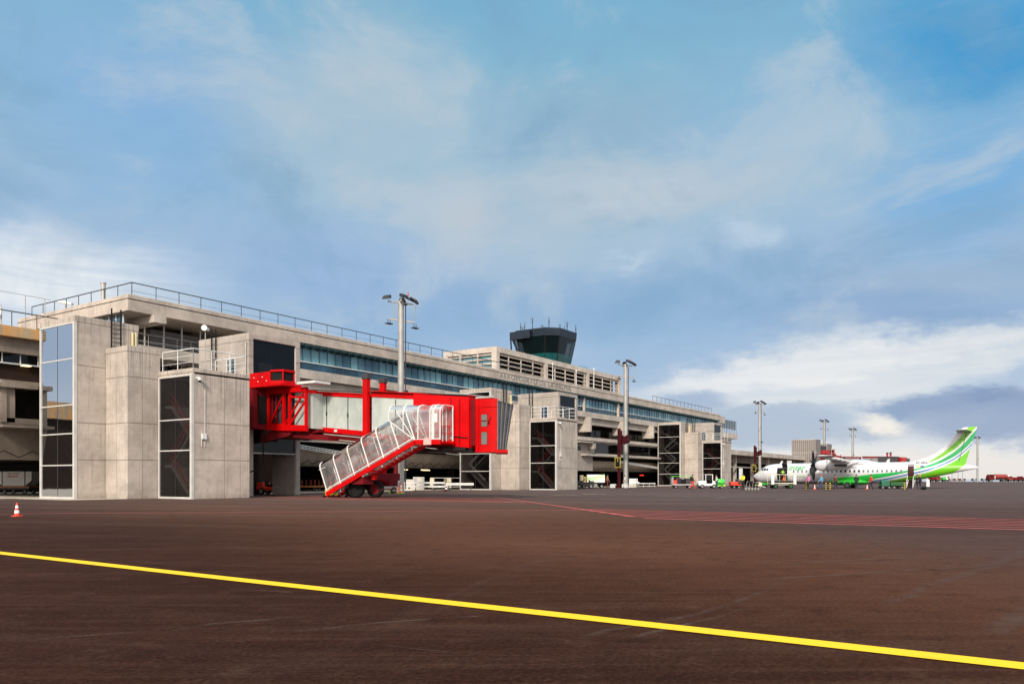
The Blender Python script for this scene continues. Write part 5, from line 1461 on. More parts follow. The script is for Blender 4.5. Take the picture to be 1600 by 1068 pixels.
# wing box fairing on the fuselage top, wings
MB().loft([[AP(s, r_ * cos(2 * pi * k / 16), 3.30 + h * sin(2 * pi * k / 16)) for k in range(16)] for s, r_, h in ((9.2, .1, .12), (10.2, .8, .36), (11.5, 1.1, .52), (13.5, 1.1, .52), (15.2, .8, .36), (16.6, .1, .1))]).build('wing_fairing', m_acw, AC, smooth=True)
def foil(s0, chord, l, z, th):
    pr = [(0, 0), (.04, .55), (.15, .9), (.35, 1), (.6, .75), (.85, .3), (1, 0), (.85, -.15), (.5, -.35), (.2, -.4), (.04, -.3)]
    return [AP(s0 + chord * a, l, z + th * .6 * b) for a, b in pr]
for sd in (-1, 1):
    wg_ = MB().loft([foil(11.25, 2.55, sd * .6, 3.62, .42), foil(11.25, 2.55, sd * 4.6, 3.66, .40), foil(11.5, 1.65, sd * 13.2, 4.02, .22), foil(11.75, 1.2, sd * 13.5, 4.04, .12)]).build('wing', m_acw, AC, smooth=True)
    for l in (2.3, 5.9, 8.1, 10.2, 12.0):
        f = max(0, (abs(l) - 4.6) / 8.6); te = 13.8 - f * .66
        MB().loft([[AP(te + a, sd * l + .09 * r_ * cos(2 * pi * k / 10), 3.50 + f * .36 + d_ + .16 * r_ * sin(2 * pi * k / 10)) for k in range(10)] for a, r_, d_ in ((-1.5, .15, .06), (-.9, 1, -.02), (-.2, .9, -.05), (.35, .5, -.06), (.6, .1, -.04))]).build('flap_fairing', m_acw, wg_, smooth=True)
    MB().box(PX + sd * 5, PX + sd * 12.9, PN - 13.3, PN - 13.26, 3.6, 3.62).build('flap_gap', m_dgrey, wg_)
    na = MB().loft([[AP(s, sd * 4.05 + r_ * .86 * cos(2 * pi * k / 24), zc + r_ * h * sin(2 * pi * k / 24)) for k in range(24)] for s, r_, zc, h in ((9.32, .34, 3.02, 1), (9.5, .50, 3.0, 1.1), (9.9, .60, 2.99, 1.15), (10.8, .68, 3.02, 1.15), (12, .66, 3.1, 1.1), (13.2, .46, 3.22, 1.0), (14.2, .25, 3.38, .9), (14.9, .05, 3.5, .8))]).build('engine_nacelle', m_acw, AC, smooth=True)
    MB().box(PX + sd * 4.05 - .62, PX + sd * 4.05 + .62, PN - 10.86, PN - 10.83, 2.4, 3.7).loft([[AP(s, sd * 4.05 + .28 * cos(2 * pi * k / 10), 2.62 + .16 * sin(2 * pi * k / 10)) for k in range(10)] for s in (9.45, 10.2)]).build('air_intake', m_dgrey, na)
    MB().loft([[AP(s, sd * 4.62 + .14 * cos(2 * pi * k / 10), 3.0 + .14 * sin(2 * pi * k / 10)) for k in range(10)] for s in (11.8, 13.3)]).build('exhaust', m_dgrey, na, smooth=True)
    pr_ = MB().loft([[AP(s, sd * 4.05 + r_ * cos(2 * pi * k / 16), 3.02 + r_ * sin(2 * pi * k / 16)) for k in range(16)] for s, r_ in ((8.62, .02), (8.7, .12), (8.85, .21), (9.05, .27), (9.3, .30))]).build('propeller', m_black, AC, smooth=True)
    for k in range(6):
        a = pi / 2 + k * pi / 3 + (.06 if sd < 0 else .3)
        secs = []
        for r_, ch_, sw, tw in ((.2, .20, 0, 1.3), (.5, .40, -.03, 1.1), (.9, .54, -.06, .95), (1.3, .54, -.04, .85), (1.65, .44, .05, .75), (1.9, .26, .16, .7), (1.97, .08, .22, .7)):
            ca, sa = cos(a), sin(a)
            def bp(off, t_):
                # off: along chord; chord lies between tangent and axial direction
                tx = sw + off * cos(tw); ax_ = off * sin(tw)
                l_ = sd * 4.05 + r_ * ca - tx * sa + 0; z_ = 3.02 + r_ * sa + tx * ca
                return AP(9.02 + ax_ + t_, l_, z_)
            secs.append([bp(-ch_ / 2, 0), bp(0, -.02), bp(ch_ / 2, 0), bp(0, .02)])
        MB().loft(secs).build('blade', mat('blade grey', (.012, .012, .013), .5), pr_, smooth=True)
# fin, tailplane
fin = [(20.2, 3.40), (21.8, 3.95), (22.9, 4.50), (23.9, 5.22), (24.6, 5.92), (25.25, 6.95), (25.7, 7.45), (26.1, 7.66), (27.5, 7.72), (27.38, 7.1), (27.05, 6.0), (26.7, 4.9), (26.35, 3.6), (26.3, 3.0)]
MB().prism([(PN - a, z) for a, z in fin], 'x', PX - .13, PX + .13).build('tail_fin', m_liv, AC, bevel=.06)
MB().bar(AP(26.35, -.14, 6.9), AP(25.55, -.14, 3.5), .01, .05).bar(AP(25.4, -.14, 6.15), AP(26.2, -.14, 6.15), .01, .04).build('rudder_gap', m_dgrey, AC)
for sd in (-1, 1):
    MB().loft([foil(25.25, 1.75, sd * .1, 7.12, .2), foil(25.5, 1.05, sd * 3.65, 7.2, .1)]).build('tailplane', m_acg, AC, smooth=True)
# belly sponsons and landing gear
MB().loft([[AP(s, r_ * cos(2 * pi * k / 20), .86 + h * sin(2 * pi * k / 20)) for k in range(20)] for s, r_, h in ((9.9, .2, .1), (10.6, 1.2, .34), (11.6, 1.75, .46), (13.6, 1.75, .46), (14.8, 1.2, .34), (15.8, .2, .1))]).build('wheel_fairing', m_agreen, AC, smooth=True)
for sd in (-1, 1):
    gr_ = MB().box(PX + sd * 1.75 - .1, PX + sd * 1.75 + .1, PN - 13.0, PN - 12.7, .35, .9).build('main_gear', m_dgrey, AC)
    MB().box(PX + sd * 2.0 - .04, PX + sd * 2.0 + .04, PN - 13.3, PN - 12.4, .45, 1.0).build('gear_door', m_agreen, gr_)
    for l in (1.6, 2.1): wheel(AP(12.85, sd * l, .42), .42, .26, (1, 0, 0), gr_, hubm=m_dgrey)
gr_ = MB().cyl(AP(1.55, 0, .3), AP(1.65, 0, .95), .07).build('nose_gear', m_acw, AC)
MB().box(PX - .32, PX - .28, PN - 2.1, PN - 1.2, .45, .85).box(PX + .28, PX + .32, PN - 2.1, PN - 1.2, .45, .85).build('gear_door', m_green, gr_)
for l in (-.2, .2): wheel(AP(1.55, l, .24), .24, .16, (1, 0, 0), gr_, hubm=m_dkg)
# rear passenger door with airstair
rd = decal(19.92, 20.62, .98, 3.12, mat('dark red cabin interior', (.05, .008, .008), .8), 'door_opening', fz, d=.02)
dr = MB()
A0, A1 = (lat(20.2, 1.1) - .02, 1.12), (-2.35, .12)
for i in range(6):
    f = i / 5; l_ = A0[0] + (A1[0] - A0[0]) * f; z_ = A0[1] + (A1[1] - A0[1]) * f; dr.box(PX + l_ - .16, PX + l_ + .16, PN - 20.6, PN - 19.95, z_ - .03, z_ + .02)
ad = dr.build('airstair', MATS['dark red cabin interior'], AC); MB().hexa([AP(19.97, A0[0], 1.0), AP(20.57, A0[0], 1.0), AP(20.57, A1[0], .1), AP(19.97, A1[0], .1), AP(19.97, A0[0], 1.05), AP(20.57, A0[0], 1.05), AP(20.57, A1[0], .15), AP(19.97, A1[0], .15)]).build('stair_underside', m_black, ad)
dr = MB()
for s in (19.92, 20.62):
    dr.bar(AP(s, A0[0], A0[1]), AP(s, A1[0], A1[1]), .05, .14); dr.tube([AP(s, A0[0] - .1, 2.0), AP(s, A1[0], 1.05), AP(s, A1[0], .12)], .03); dr.tube([AP(s, -1.8, .6), AP(s, -1.8, 1.5)], .025)
dr.build('stair_rail', m_white, ad)

# ------------------------------------------------------------------ people
def skin_mesh(name, V, Ed, Rd, material, parent, root=0, sub=1):
    me = bpy.data.meshes.new(name); me.from_pydata(V, Ed, []); me.update()
    o = bpy.data.objects.new(name, me); COL.objects.link(o)
    if parent is not None: o.parent = parent
    md = o.modifiers.new('skin', 'SKIN'); md.use_smooth_shade = True
    sk = me.skin_vertices[0].data
    for i, r in enumerate(Rd): sk[i].radius = (r, r); sk[i].use_root = (i == root)
    ms = o.modifiers.new('subsurf', 'SUBSURF'); ms.levels = sub; ms.render_levels = sub
    me.materials.append(material)
    return o
def person(u, v, face, label, top, legs, stride=.5, arms='swing', hat=None, h=1.75, z=0.0, pos=None):
    """standing or walking figure; face = heading in degrees (world)"""
    sc = h / 1.75
    x, y = GR(u, v) if pos is None else pos
    def S(p): return (p[0] * sc, p[1] * sc, p[2] * sc)
    st_ = stride
    J = dict(pel=(0, 0, .95), wai=(.0, 0, 1.10), che=(.01, 0, 1.32), nec=(.0, 0, 1.485), chin=(.02, 0, 1.565), head=(.025, 0, 1.655), top=(.01, 0, 1.73))
    for sd, nm in ((1, 'l'), (-1, 'r')):
        a = st_ * sd
        J['hip' + nm] = (0, .09 * sd, .91); J['kne' + nm] = (.20 * a + .04, .10 * sd, .50); J['ank' + nm] = (.42 * a - .02, .10 * sd, .085 if a >= 0 else .13); J['toe' + nm] = (.42 * a + .15, .11 * sd, .035 if a >= 0 else .03)
        J['sho' + nm] = (0, .165 * sd, 1.42)
        if arms == 'swing':
            J['elb' + nm] = (-.10 * a - .03, .235 * sd, 1.15); J['wri' + nm] = (-.26 * a + .06, .23 * sd, .93); J['han' + nm] = (-.29 * a + .09, .225 * sd, .86)
        elif arms == 'fold':
            J['elb' + nm] = (.04, .25 * sd, 1.17); J['wri' + nm] = (.24, .12 * sd, 1.17); J['han' + nm] = (.27, .03 * sd, 1.18)
        elif arms == 'push':
            J['elb' + nm] = (.12, .23 * sd, 1.18); J['wri' + nm] = (.36, .19 * sd, 1.08); J['han' + nm] = (.43, .18 * sd, 1.06)
        else:
            J['elb' + nm] = (-.02, .25 * sd, 1.15); J['wri' + nm] = (.12, .21 * sd, .97); J['han' + nm] = (.17, .19 * sd, .92)
    names = ['pel', 'wai', 'che', 'nec', 'chin', 'head', 'top']; E_ = [(0, 1), (1, 2), (2, 3), (3, 4), (4, 5), (5, 6)]
    rad = dict(pel=.115, wai=.105, che=.13, nec=.052, chin=.07, head=.088, top=.06, hip=.08, kne=.052, ank=.038, toe=.032, sho=.052, elb=.038, wri=.027, han=.030)
    V = [J[n] for n in names]; Rd = [rad[n] for n in names]
    def addv(p, r, frm): V.append(p); Rd.append(r); E_.append((frm, len(V) - 1)); return len(V) - 1
    V.append((.115, 0, 1.645)); Rd.append(.014); E_.append((5, len(V) - 1))          # nose
    for nm in 'lr':
        sd = 1 if nm == 'l' else -1
        s1 = addv(J['sho' + nm], .052, 2); e1 = addv(J['elb' + nm], .038, s1); w1 = addv(J['wri' + nm], .027, e1); h1 = addv(J['han' + nm], .028, w1)
        d = (Vector(J['han' + nm]) - Vector(J['wri' + nm])).normalized()
        sdv = d.cross(Vector((0, 1, 0))).normalized() if abs(d.y) < .9 else Vector((0, 0, 1))
        for q, ln in ((-.03, .07), (-.01, .08), (.01, .075), (.03, .06)):
            p1 = Vector(J['han' + nm]) + d * ln * .6 + sdv * q; p2 = p1 + d * ln * .4 + Vector((.01, -.012 * sd, 0)); a1 = addv(tuple(p1), .0095, h1); addv(tuple(p2), .008, a1)
        p1 = Vector(J['wri' + nm]) + d * .04 + sdv * .045; addv(tuple(p1), .010, w1)
        hp = addv(J['hip' + nm], .075, 0); kn = addv(J['kne' + nm], .052, hp); an = addv(J['ank' + nm], .036, kn); addv(J['toe' + nm], .03, an)
    body = skin_mesh('person', [S(p) for p in V], E_, [r * sc for r in Rd], m_skin, None)
    tag(body, label, 'person')
    # clothes follow the same joints
    V = [S(J[n]) for n in ('pel', 'wai', 'che', 'shol', 'elbl', 'wril', 'shor', 'elbr', 'wrir')]; V.append(S((0, 0, 1.44)))
    def cut(a, b, f): return tuple(Vector(J[a]).lerp(Vector(J[b]), f))
    V[5] = S(cut('elbl', 'wril', .9)); V[8] = S(cut('elbr', 'wrir', .9))
    skin_mesh('jacket', V, [(0, 1), (1, 2), (2, 3), (3, 4), (4, 5), (2, 6), (6, 7), (7, 8), (2, 9)], [r * sc for r in (.150, .145, .165, .085, .062, .045, .085, .062, .045, .085)], top, body)
    V = [S(J['pel'])]; E2 = []; Rr = [.125 * sc]
    for nm in 'lr':
        b0 = len(V); V += [S(J['hip' + nm]), S(J['kne' + nm]), S(cut('kne' + nm, 'ank' + nm, .96))]; Rr += [.098 * sc, .072 * sc, .055 * sc]; E2 += [(0, b0), (b0, b0 + 1), (b0 + 1, b0 + 2)]
    skin_mesh('trousers', V, E2, Rr, legs, body)
    for nm in 'lr': skin_mesh('shoe', [S(J['ank' + nm]), S(J['toe' + nm])], [(0, 1)], [.05 * sc, .045 * sc], m_black, body)
    hm = MB().ball((.0, 0, 1.69 * sc), .105 * sc, .10 * sc, .095 * sc, 10)
    hm.build('hair' if hat is None else 'cap', hat or m_hair, body, smooth=True)
    body.location = (x, y, z); body.rotation_euler = (0, 0, radians(face))
    return body
LEFT_ = math.degrees(AZ) + 90        # heading towards picture left
RIGHT_ = math.degrees(AZ) - 90
c_navy = mat('navy cloth', (.015, .018, .035), .85); c_blk = mat('black cloth', (.012, .012, .014), .85); c_jean = mat('blue jeans', (.03, .06, .14), .85)
c_brn = mat('brown jacket', (.25, .10, .035), .8); c_wht = mat('white shirt', (.6, .58, .55), .8); c_redt = mat('red cloth', (.62, .03, .02), .8); c_cyan = mat('light blue shirt', (.12, .42, .60), .8)
c_mar = mat('maroon cloth', (.13, .03, .03), .85); c_pink = mat('pink top', (.55, .16, .34), .8); c_khk = mat('pale trousers', (.52, .45, .36), .8)
person(949, 762.3, RIGHT_ + 20, 'person in a brown jacket walking beside the green-panelled trailer', c_brn, c_mar, .4, h=1.78)
person(976, 762.0, LEFT_, 'person in a dark vest and pale trousers standing right of the tall mast', c_wht, c_khk, .35, 'hold', hat=m_hair)
person(1082, 764.2, RIGHT_, 'person in black jacket and bright red trousers by the green-roofed cart', c_blk, c_redt, .85)
person(1119.5, 764.0, LEFT_, 'person in a white shirt and jeans beside the white tractor', c_wht, c_jean, .4, 'hold')
person(1161, 765, LEFT_ + 40, 'person in a yellow high-visibility jacket by the black luggage', m_hiviz, c_blk, .1, 'push', h=1.85)
person(1263, 765, LEFT_ + 20, 'person with pink top and dark trousers near the propeller', c_pink, c_blk, .25, 'hold')
person(1283, 765, LEFT_, 'person in a light blue shirt and red cap walking past the propeller', c_cyan, c_jean, .55, hat=c_redt)
person(1305, 765, RIGHT_, 'person in maroon clothes walking under the wing', c_mar, c_navy, .7)
person(1338, 765, RIGHT_ + 60, 'person in black with a yellow scarf standing in front of the green belly', c_blk, c_navy, .3, 'hold')
person(1361, 765, LEFT_, 'person in a red jacket and blue trousers walking behind the wing', c_redt, c_navy, .75, 'hold')
person(1433, 764.2, RIGHT_, 'person in dark clothes just right of the airstair', c_blk, c_navy, .15, 'fold')
person(1437.5, 764.2, RIGHT_, 'person in dark clothes, rightmost beside the aircraft rear door', c_navy, c_navy, .15, 'hold', hat=m_orange)
person(0, 0, LEFT_ - 50, 'person in a bright orange vest between the platform loader and the open cargo door', m_orange, c_navy, .05, 'fold', hat=m_orange, h=1.66, pos=(PX - 2.1, PN - 4.75))

# ------------------------------------------------------------------ ground equipment; local frame: +x = front, +y = left, z up
def at(t, u, v, heading, pos=None):
    x, y = GR(u, v) if pos is None else pos
    t.location = (x, y, 0); t.rotation_euler = (0, 0, radians(heading)); return t
def ltext(name, body, size, m, parent, x0, y, z0, side=-1, **k):
    """text on a local side face (side=-1: right-hand face at -y, read along +x... seen from -y)"""
    return text_mesh(name, body, size, m, parent, lambda a, u, o: (x0 + a, y - .01 - o, z0 + u), extrude=.003, **k)
def pt(px_, d):
    kk = (px_ - 800) / 1228; return ((cos(AZ) + sin(AZ) * kk) * d, (sin(AZ) - cos(AZ) * kk) * d)

# traffic cones
def cone(label, red=m_orange, base=None, group='traffic cones on the apron', h=.46):
    t = thing('traffic_cone', label, 'traffic cone', (0, 0, 0), group)
    sc = h / .46
    def fr(z0, z1, m, nm):
        r = lambda z: (.098 - .072 * z / .46)
        MB().cyl((0, 0, z0 * sc), (0, 0, z1 * sc), r(z0) * sc, r(z1) * sc, 18).build(nm, m, t, smooth=True)
    MB().box(-.125 * sc, .125 * sc, -.125 * sc, .125 * sc, 0, .035 * sc).build('base', base or red, t, bevel=.01)
    fr(.035, .12, red, 'cone_body'); fr(.12, .22, m_cw, 'white_band'); fr(.22, .29, red, 'cone_body'); fr(.29, .38, m_cw, 'white_band'); fr(.38, .46, red, 'cone_body')
    return t
m_cw = mat('reflective white', (.78, .76, .74), .5)
m_cr = mat('cone red', (.72, .05, .02), .5)
at(cone('red and white striped traffic cone alone on the apron at far left', m_cr), 26.5, 806.6, 10)
at(cone('orange traffic cone on a lime base just right of the bridge wheels', m_orange, m_lime, h=.85), 0, 0, 5, pos=pt(626.5, 68.5))
at(cone('short orange traffic cone on a lime base beside the chevron board', m_orange, m_lime, h=.6), 0, 0, 5, pos=pt(621, 67.5))
at(cone('dark red traffic cone at the right end of the white guard rail', m_dred, m_dred, h=.75), 0, 0, 5, pos=pt(697, 80))
at(cone('red and white cone under the wing beside the person in pink', m_cr, h=.6), 0, 0, 5, pos=pt(1273, 92))
at(cone('red and white cone by the wheel fairing beside the person in red', m_cr, h=.6), 0, 0, 5, pos=pt(1355, 92))
t = thing('chevron_board', 'low red and white chevron board beside the orange cones', 'warning board', (0, 0, 0))
MB().box(-.55, .55, -.04, .04, .25, .55).build('board', m_cw, t)
m = MB()
for q in range(4):
    m.hexa([(-.5 + q * .27, -.05, .26), (-.38 + q * .27, -.05, .26), (-.30 + q * .27, -.05, .40), (-.42 + q * .27, -.05, .40), (-.5 + q * .27, -.045, .54), (-.38 + q * .27, -.045, .54), (-.30 + q * .27, -.045, .405), (-.42 + q * .27, -.045, .405)])
m.build('chevron', m_cr, t); MB().box(-.5, -.4, -.2, .2, 0, .25).box(.4, .5, -.2, .2, 0, .25).build('foot', m_lime, t)
at(t, 0, 0, RIGHT_, pos=pt(617, 69.5))

# guard rail
t = thing('guard_rail', 'white two-beam guard rail beneath the bridge in front of the cabinets', 'guard rail', (0, 0, 0))
m = MB(); m.box(-2.9, 2.1, -.04, .04, .78, .95).box(-2.9, 2.1, -.04, .04, .42, .58); m.box(2.2, 5.0, -.04, .04, .62, .86)
m.build('beam', m_white, t)
m = MB()
for q in (-2.6, -.8, 1.0, 1.9, 2.5, 4.7): m.box(q - .04, q + .04, 0, .1, 0, .9)
m.build('post', m_dgrey, t)
at(t, 0, 0, RIGHT_, pos=pt(662, 78.5))
# cabinets
t = thing('equipment_cabinet', 'tall white cabinet with a blue text panel behind the guard rail', 'cabinet', (0, 0, 0), 'white cabinets beneath the bridge')
MB().box(-.55, .55, -.35, .35, .05, 1.45).build('body', mat('cabinet ivory', (.60, .55, .47), .6, grime=.3), t, bevel=.02)
m = MB()
for q in range(5): m.box(-.45, -.1 - .05 * (q % 2), -.36, -.35, 1.28 - q * .13, 1.33 - q * .13)
m.build('text_lines', mat('faded blue', (.12, .14, .38), .6), t); MB().box(.38, .42, -.38, -.35, .8, .9).box(-.5, .5, -.33, .33, 0, .05).build('handle', m_dgrey, t)
at(t, 0, 0, RIGHT_, pos=pt(654.5, 80.3))
t = thing('equipment_cabinet', 'lower plain ivory cabinet left of the cabinet with blue text', 'cabinet', (0, 0, 0), 'white cabinets beneath the bridge')
MB().prism([(-.6, 0.04), (.45, 0.04), (.45, 1.2), (-.42, 1.2), (-.6, .7)], 'y', -.35, .35).build('body', MATS['cabinet ivory'], t, bevel=.02)
MB().box(-.5, .4, -.33, .33, 0, .04).box(-.2, 0, -.36, -.35, .25, .45).build('plinth', m_dgrey, t)
at(t, 0, 0, RIGHT_, pos=pt(641.5, 80.8))

# covered ULD pods
def pod(label):
    t = thing('covered_trailer', label, 'trailer', (0, 0, 0), 'beige arch-ended trailers in the undercroft')
    prof = [(-.65, .35), (.65, .35), (.65, .95), (.55, 1.25), (.35, 1.38), (-.35, 1.38), (-.55, 1.25), (-.65, .95)]
    MB().prism(prof, 'x', -1.2, -.75).build('end_panel', m_beige, t); MB().prism(prof, 'x', .75, 1.2).build('end_panel', m_beige, t)
    MB().box(-1.2, 1.2, -.4, .4, 1.34, 1.39).box(-1.25, 1.25, -.68, .68, .28, .35).build('frame', m_white, t)
    for a in (-.8, .8):
        for b in (-.55, .55): wheel((a, b, .16), .16, .1, (0, 1, 0), t)
    return t
at(pod('beige arch-ended trailer behind the right half of the guard rail'), 0, 0, RIGHT_, pos=pt(689, 90))
at(pod('beige arch-ended trailer partly hidden by the middle stair tower'), 0, 0, RIGHT_ + 25, pos=pt(711, 94))

# baggage dolly with container, far left
t = thing('air_cargo_container', 'white container with red lettering and cut lower corners in the dark bay at far left', 'container', (0, 0, 0))
prof = [(-.95, 0), (.95, 0), (1.5, .45), (1.5, 1.2), (-1.5, 1.2), (-1.5, .45)]
MB().prism([(a, z + .68) for a, z in prof], 'y', -.75, .75).build('body', mat('container shell', (.78, .75, .72), .5, grime=.3, var=.1), t, bevel=.02)
m = MB()
for q in (-.95, .95): m.box(q - .03, q + .03, -.78, -.75, .68, 1.88)
m.build('edge_strip', m_dgrey, t)
ltext('lettering', 'IBERIA', .26, mat('crimson letter', (.55, .01, .06), .5), t, -.55, -.76, 1.38, shear=.4, xsc=1.2)
ltext('small_lettering', 'AIR CARGO', .15, m_dgrey, t, -.5, -.76, 1.66, xsc=1.2)
at(t, 0, 0, RIGHT_, pos=pt(30, 66.5))
t = thing('container_dolly', 'low orange-decked dolly carrying the white container at far left', 'dolly', (0, 0, 0))
MB().box(-1.3, 1.3, -.8, .8, .50, .66).build('deck', mat('dull orange deck', (.40, .17, .08), .6), t); MB().box(-1.2, 1.2, -.6, .6, .34, .5).bar((1.2, 0, .42), (2.2, 0, .2), .06, .06).build('chassis', m_dgrey, t)
for a in (-.85, .85):
    for b in (-.6, .6): wheel((a, b, .18), .18, .12, (0, 1, 0), t)
at(t, 0, 0, RIGHT_, pos=pt(30, 66.5))

# generic small airport vehicles
def baggage_tug(label, bm, cab=False, group='baggage tractors'):
    t = thing('baggage_tractor', label, 'tractor', (0, 0, 0), group)
    b = MB()
    b.prism([(-1.15, .35), (1.25, .35), (1.25, .85), (1.05, .98), (.25, 1.02), (.25, .62), (-.55, .62), (-.6, 1.0), (-1.15, .95)], 'y', -.62, .62)
    body = b.build('body', bm, t, bevel=.04)
    MB().box(-.5, -.1, -.3, .3, .62, .82).box(-.58, -.5, -.3, .3, .8, 1.2).build('seat', m_black, t, bevel=.03)
    MB().cyl((.2, 0, .98), (.05, 0, 1.18), .03).cyl((.03, 0, 1.17), (.07, 0, 1.21), .17, .17, 14).build('steering_wheel', m_black, t)
    MB().box(1.25, 1.3, -.5, .5, .4, .55).box(-1.22, -1.15, -.15, .15, .35, .6).build('bumper', m_dgrey, t)
    for b_ in (-.4, .4): MB().cyl((1.25, b_, .72), (1.30, b_, .72), .08, .08, 10).build('headlight', m_cw, t)
    for a in (-.75, .8):
        for b_ in (-.55, .55): wheel((a, b_, .28), .28, .2, (0, 1, 0), t)
    if cab:
        MB().box(-.62, .35, -.6, .6, 1.78, 1.85).build('cab_roof', m_cw, t, bevel=.03)
        m = MB()
        for a in (-.6, .3):
            for b_ in (-.57, .57): m.box(a, a + .07, b_ - .03, b_ + .03, .95, 1.8)
        m.build('cab_frame', m_cw, t)
        MB().box(-.52, .3, .55, .56, 1.0, 1.75).box(.34, .36, -.52, .52, 1.05, 1.75).box(-.52, -.35, -.59, -.58, 1.0, 1.75).build('window', m_black, t)
    return t
def cart(label, deckm, canopy=None, bags=(), L=2.7, group='baggage carts', side=None):
    t = thing('baggage_cart', label, 'cart', (0, 0, 0), group)
    MB().box(-L / 2, L / 2, -.7, .7, .42, .52).build('deck', deckm, t, bevel=.01)
    MB().box(-L / 2 + .1, L / 2 - .1, -.4, .4, .32, .42).bar((L / 2, 0, .4), (L / 2 + .8, 0, .25), .06, .06).build('chassis', m_dgrey, t)
    for a in (-L / 2 + .45, L / 2 - .45):
        for b in (-.55, .55): wheel((a, b, .2), .2, .14, (0, 1, 0), t)
    if canopy:
        MB().box(-L / 2 - .05, L / 2 + .05, -.78, .78, 1.56, 1.63).build('canopy', canopy, t, bevel=.01)
        MB().box(-L / 2, -L / 2 + .06, -.7, .7, .52, 1.56).box(L / 2 - .06, L / 2, -.7, .7, .52, 1.56).build('end_panel', m_white, t)
    for i, (a, w, h, mm) in enumerate(bags):
        MB().box(a - w / 2, a + w / 2, -.6, .45, .53, .53 + h).build('luggage_stack', mm, t, bevel=.05)
    return t
c1 = cart('green-roofed baggage cart loaded with dark and red suitcases left of the tractor', m_white, m_green, ((-.95, .5, .55, m_cr), (-.45, .5, .85, c_navy), (.1, .6, .7, m_black), (.75, .6, .8, m_dgrey), (-.7, .3, .9, c_mar)))
at(c1, 0, 0, RIGHT_, pos=pt(1065, 106.5))
# white tractor with green bowser
tr = baggage_tug('white baggage tractor with a small cab standing in front of the farthest stair tower', m_cw, True)
tr.scale = (1.0, 1.0, 1.0)
MB().box(-.9, 1.0, -.64, -.62, .38, .5).build('green_stripe', m_lime, tr); MB().box(-.2, .1, -.645, -.635, .7, .85).build('emblem', m_yellow, tr)
at(tr, 0, 0, LEFT_, pos=pt(1105, 103.5))
t = thing('green_bowser', 'rounded bright green bowser tank just behind the white tractor', 'bowser', (0, 0, 0))
MB().loft([[(x_, .45 * r_ * cos(2 * pi * k / 14), .85 + .42 * r_ * sin(2 * pi * k / 14)) for k in range(14)] for x_, r_ in ((-.45, .5), (-.38, .85), (-.2, 1), (.3, 1), (.48, .85), (.55, .5))]).build('tank', m_green, t, smooth=True)
MB().box(-.5, .5, -.3, .3, .3, .45).bar((.5, 0, .35), (1.0, 0, .3), .05, .05).build('chassis', m_lime, t)
for b in (-.35, .35): wheel((0, b, .2), .2, .12, (0, 1, 0), t)
at(t, 0, 0, LEFT_, pos=pt(1126.5, 102))
c2 = cart('low red open cart behind the person in the yellow jacket', m_cr, None, ((-.1, 1.3, .35, m_cr), (.35, .5, .7, m_dgrey)), L=1.5)
at(c2, 0, 0, RIGHT_, pos=pt(1149, 103))
t = thing('luggage_trolley', 'crowded black luggage trolley in front of the aircraft nose', 'trolley', (0, 0, 0))
m = MB(); rr_ = random.Random(3)
for i in range(14):
    a, b, z = rr_.uniform(-.7, .7), rr_.uniform(-.35, .35), rr_.uniform(.2, .8); m.box(a - .17, a + .17, b - .12, b + .12, z, z + rr_.uniform(.2, .4))
m.build('bags', m_black, t, bevel=.03)
m = MB()
for i in range(5): a = -.7 + i * .35; m.tube([(a, -.42, .1), (a + .1, -.42, .9), (a + .25, -.42, .95)], .022); m.cyl((a, -.44, .09), (a, -.4, .09), .09, .09, 10)
m.tube([(-.75, -.43, .2), (.85, -.43, .2)], .025).tube([(-.75, .43, .2), (.85, .43, .2)], .025); m.build('frame', m_galv, t)
at(t, 0, 0, RIGHT_, pos=pt(1173.5, 89.5))
t = thing('ground_power_unit', 'small yellow and white ground power unit under the aircraft nose', 'power unit', (0, 0, 0))
MB().box(-.55, .55, -.35, .35, .3, .8).build('body', m_yellow, t, bevel=.06); MB().box(.0, .5, -.36, -.35, .4, .7).bar((.5, 0, .35), (1.1, 0, .2), .05, .05).build('panel', m_cw, t)
for a in (-.35, .35): wheel((a, -.3, .17), .17, .1, (0, 1, 0), t)
at(t, 0, 0, RIGHT_, pos=pt(1182.5, 99))
# platform loader in front of the cargo door
t = thing('platform_loader', 'white railed platform loader standing below the open cargo door', 'loader', (0, 0, 0))
MB().box(-1.65, 1.65, -.8, .8, .62, .74).box(-1.5, 1.5, -.6, .6, .45, .62).build('deck', mat('loader cream', (.55, .52, .42), .5), t, bevel=.02)
MB().box(-1.2, 1.2, -.5, .5, .74, .98).build('roller_bed', m_black, t)
MB().box(-1.6, -1.25, -.82, -.76, .55, 1.75).box(1.25, 1.6, -.82, -.76, .55, 1.75).build('side_panel', m_cw, t, bevel=.01)
m = MB(); m.bar((-1.6, -.79, 1.82), (1.6, -.79, 1.82), .07, .07); m.bar((-1.6, .79, 1.82), (1.6, .79, 1.82), .05, .05)
for a in (-1.58, -.8, 0, .8, 1.58): m.cyl((a, .79, .74), (a, .79, 1.82), .025)
m.build('railing', mat('cream rail', (.60, .60, .42), .5), t)
for a in (-1.0, .95):
    for b in (-.62, .62): wheel((a, b, .32), .32, .2, (0, 1, 0), t, hubm=m_dkg)
at(t, 0, 0, RIGHT_, pos=pt(1221.5, 102))
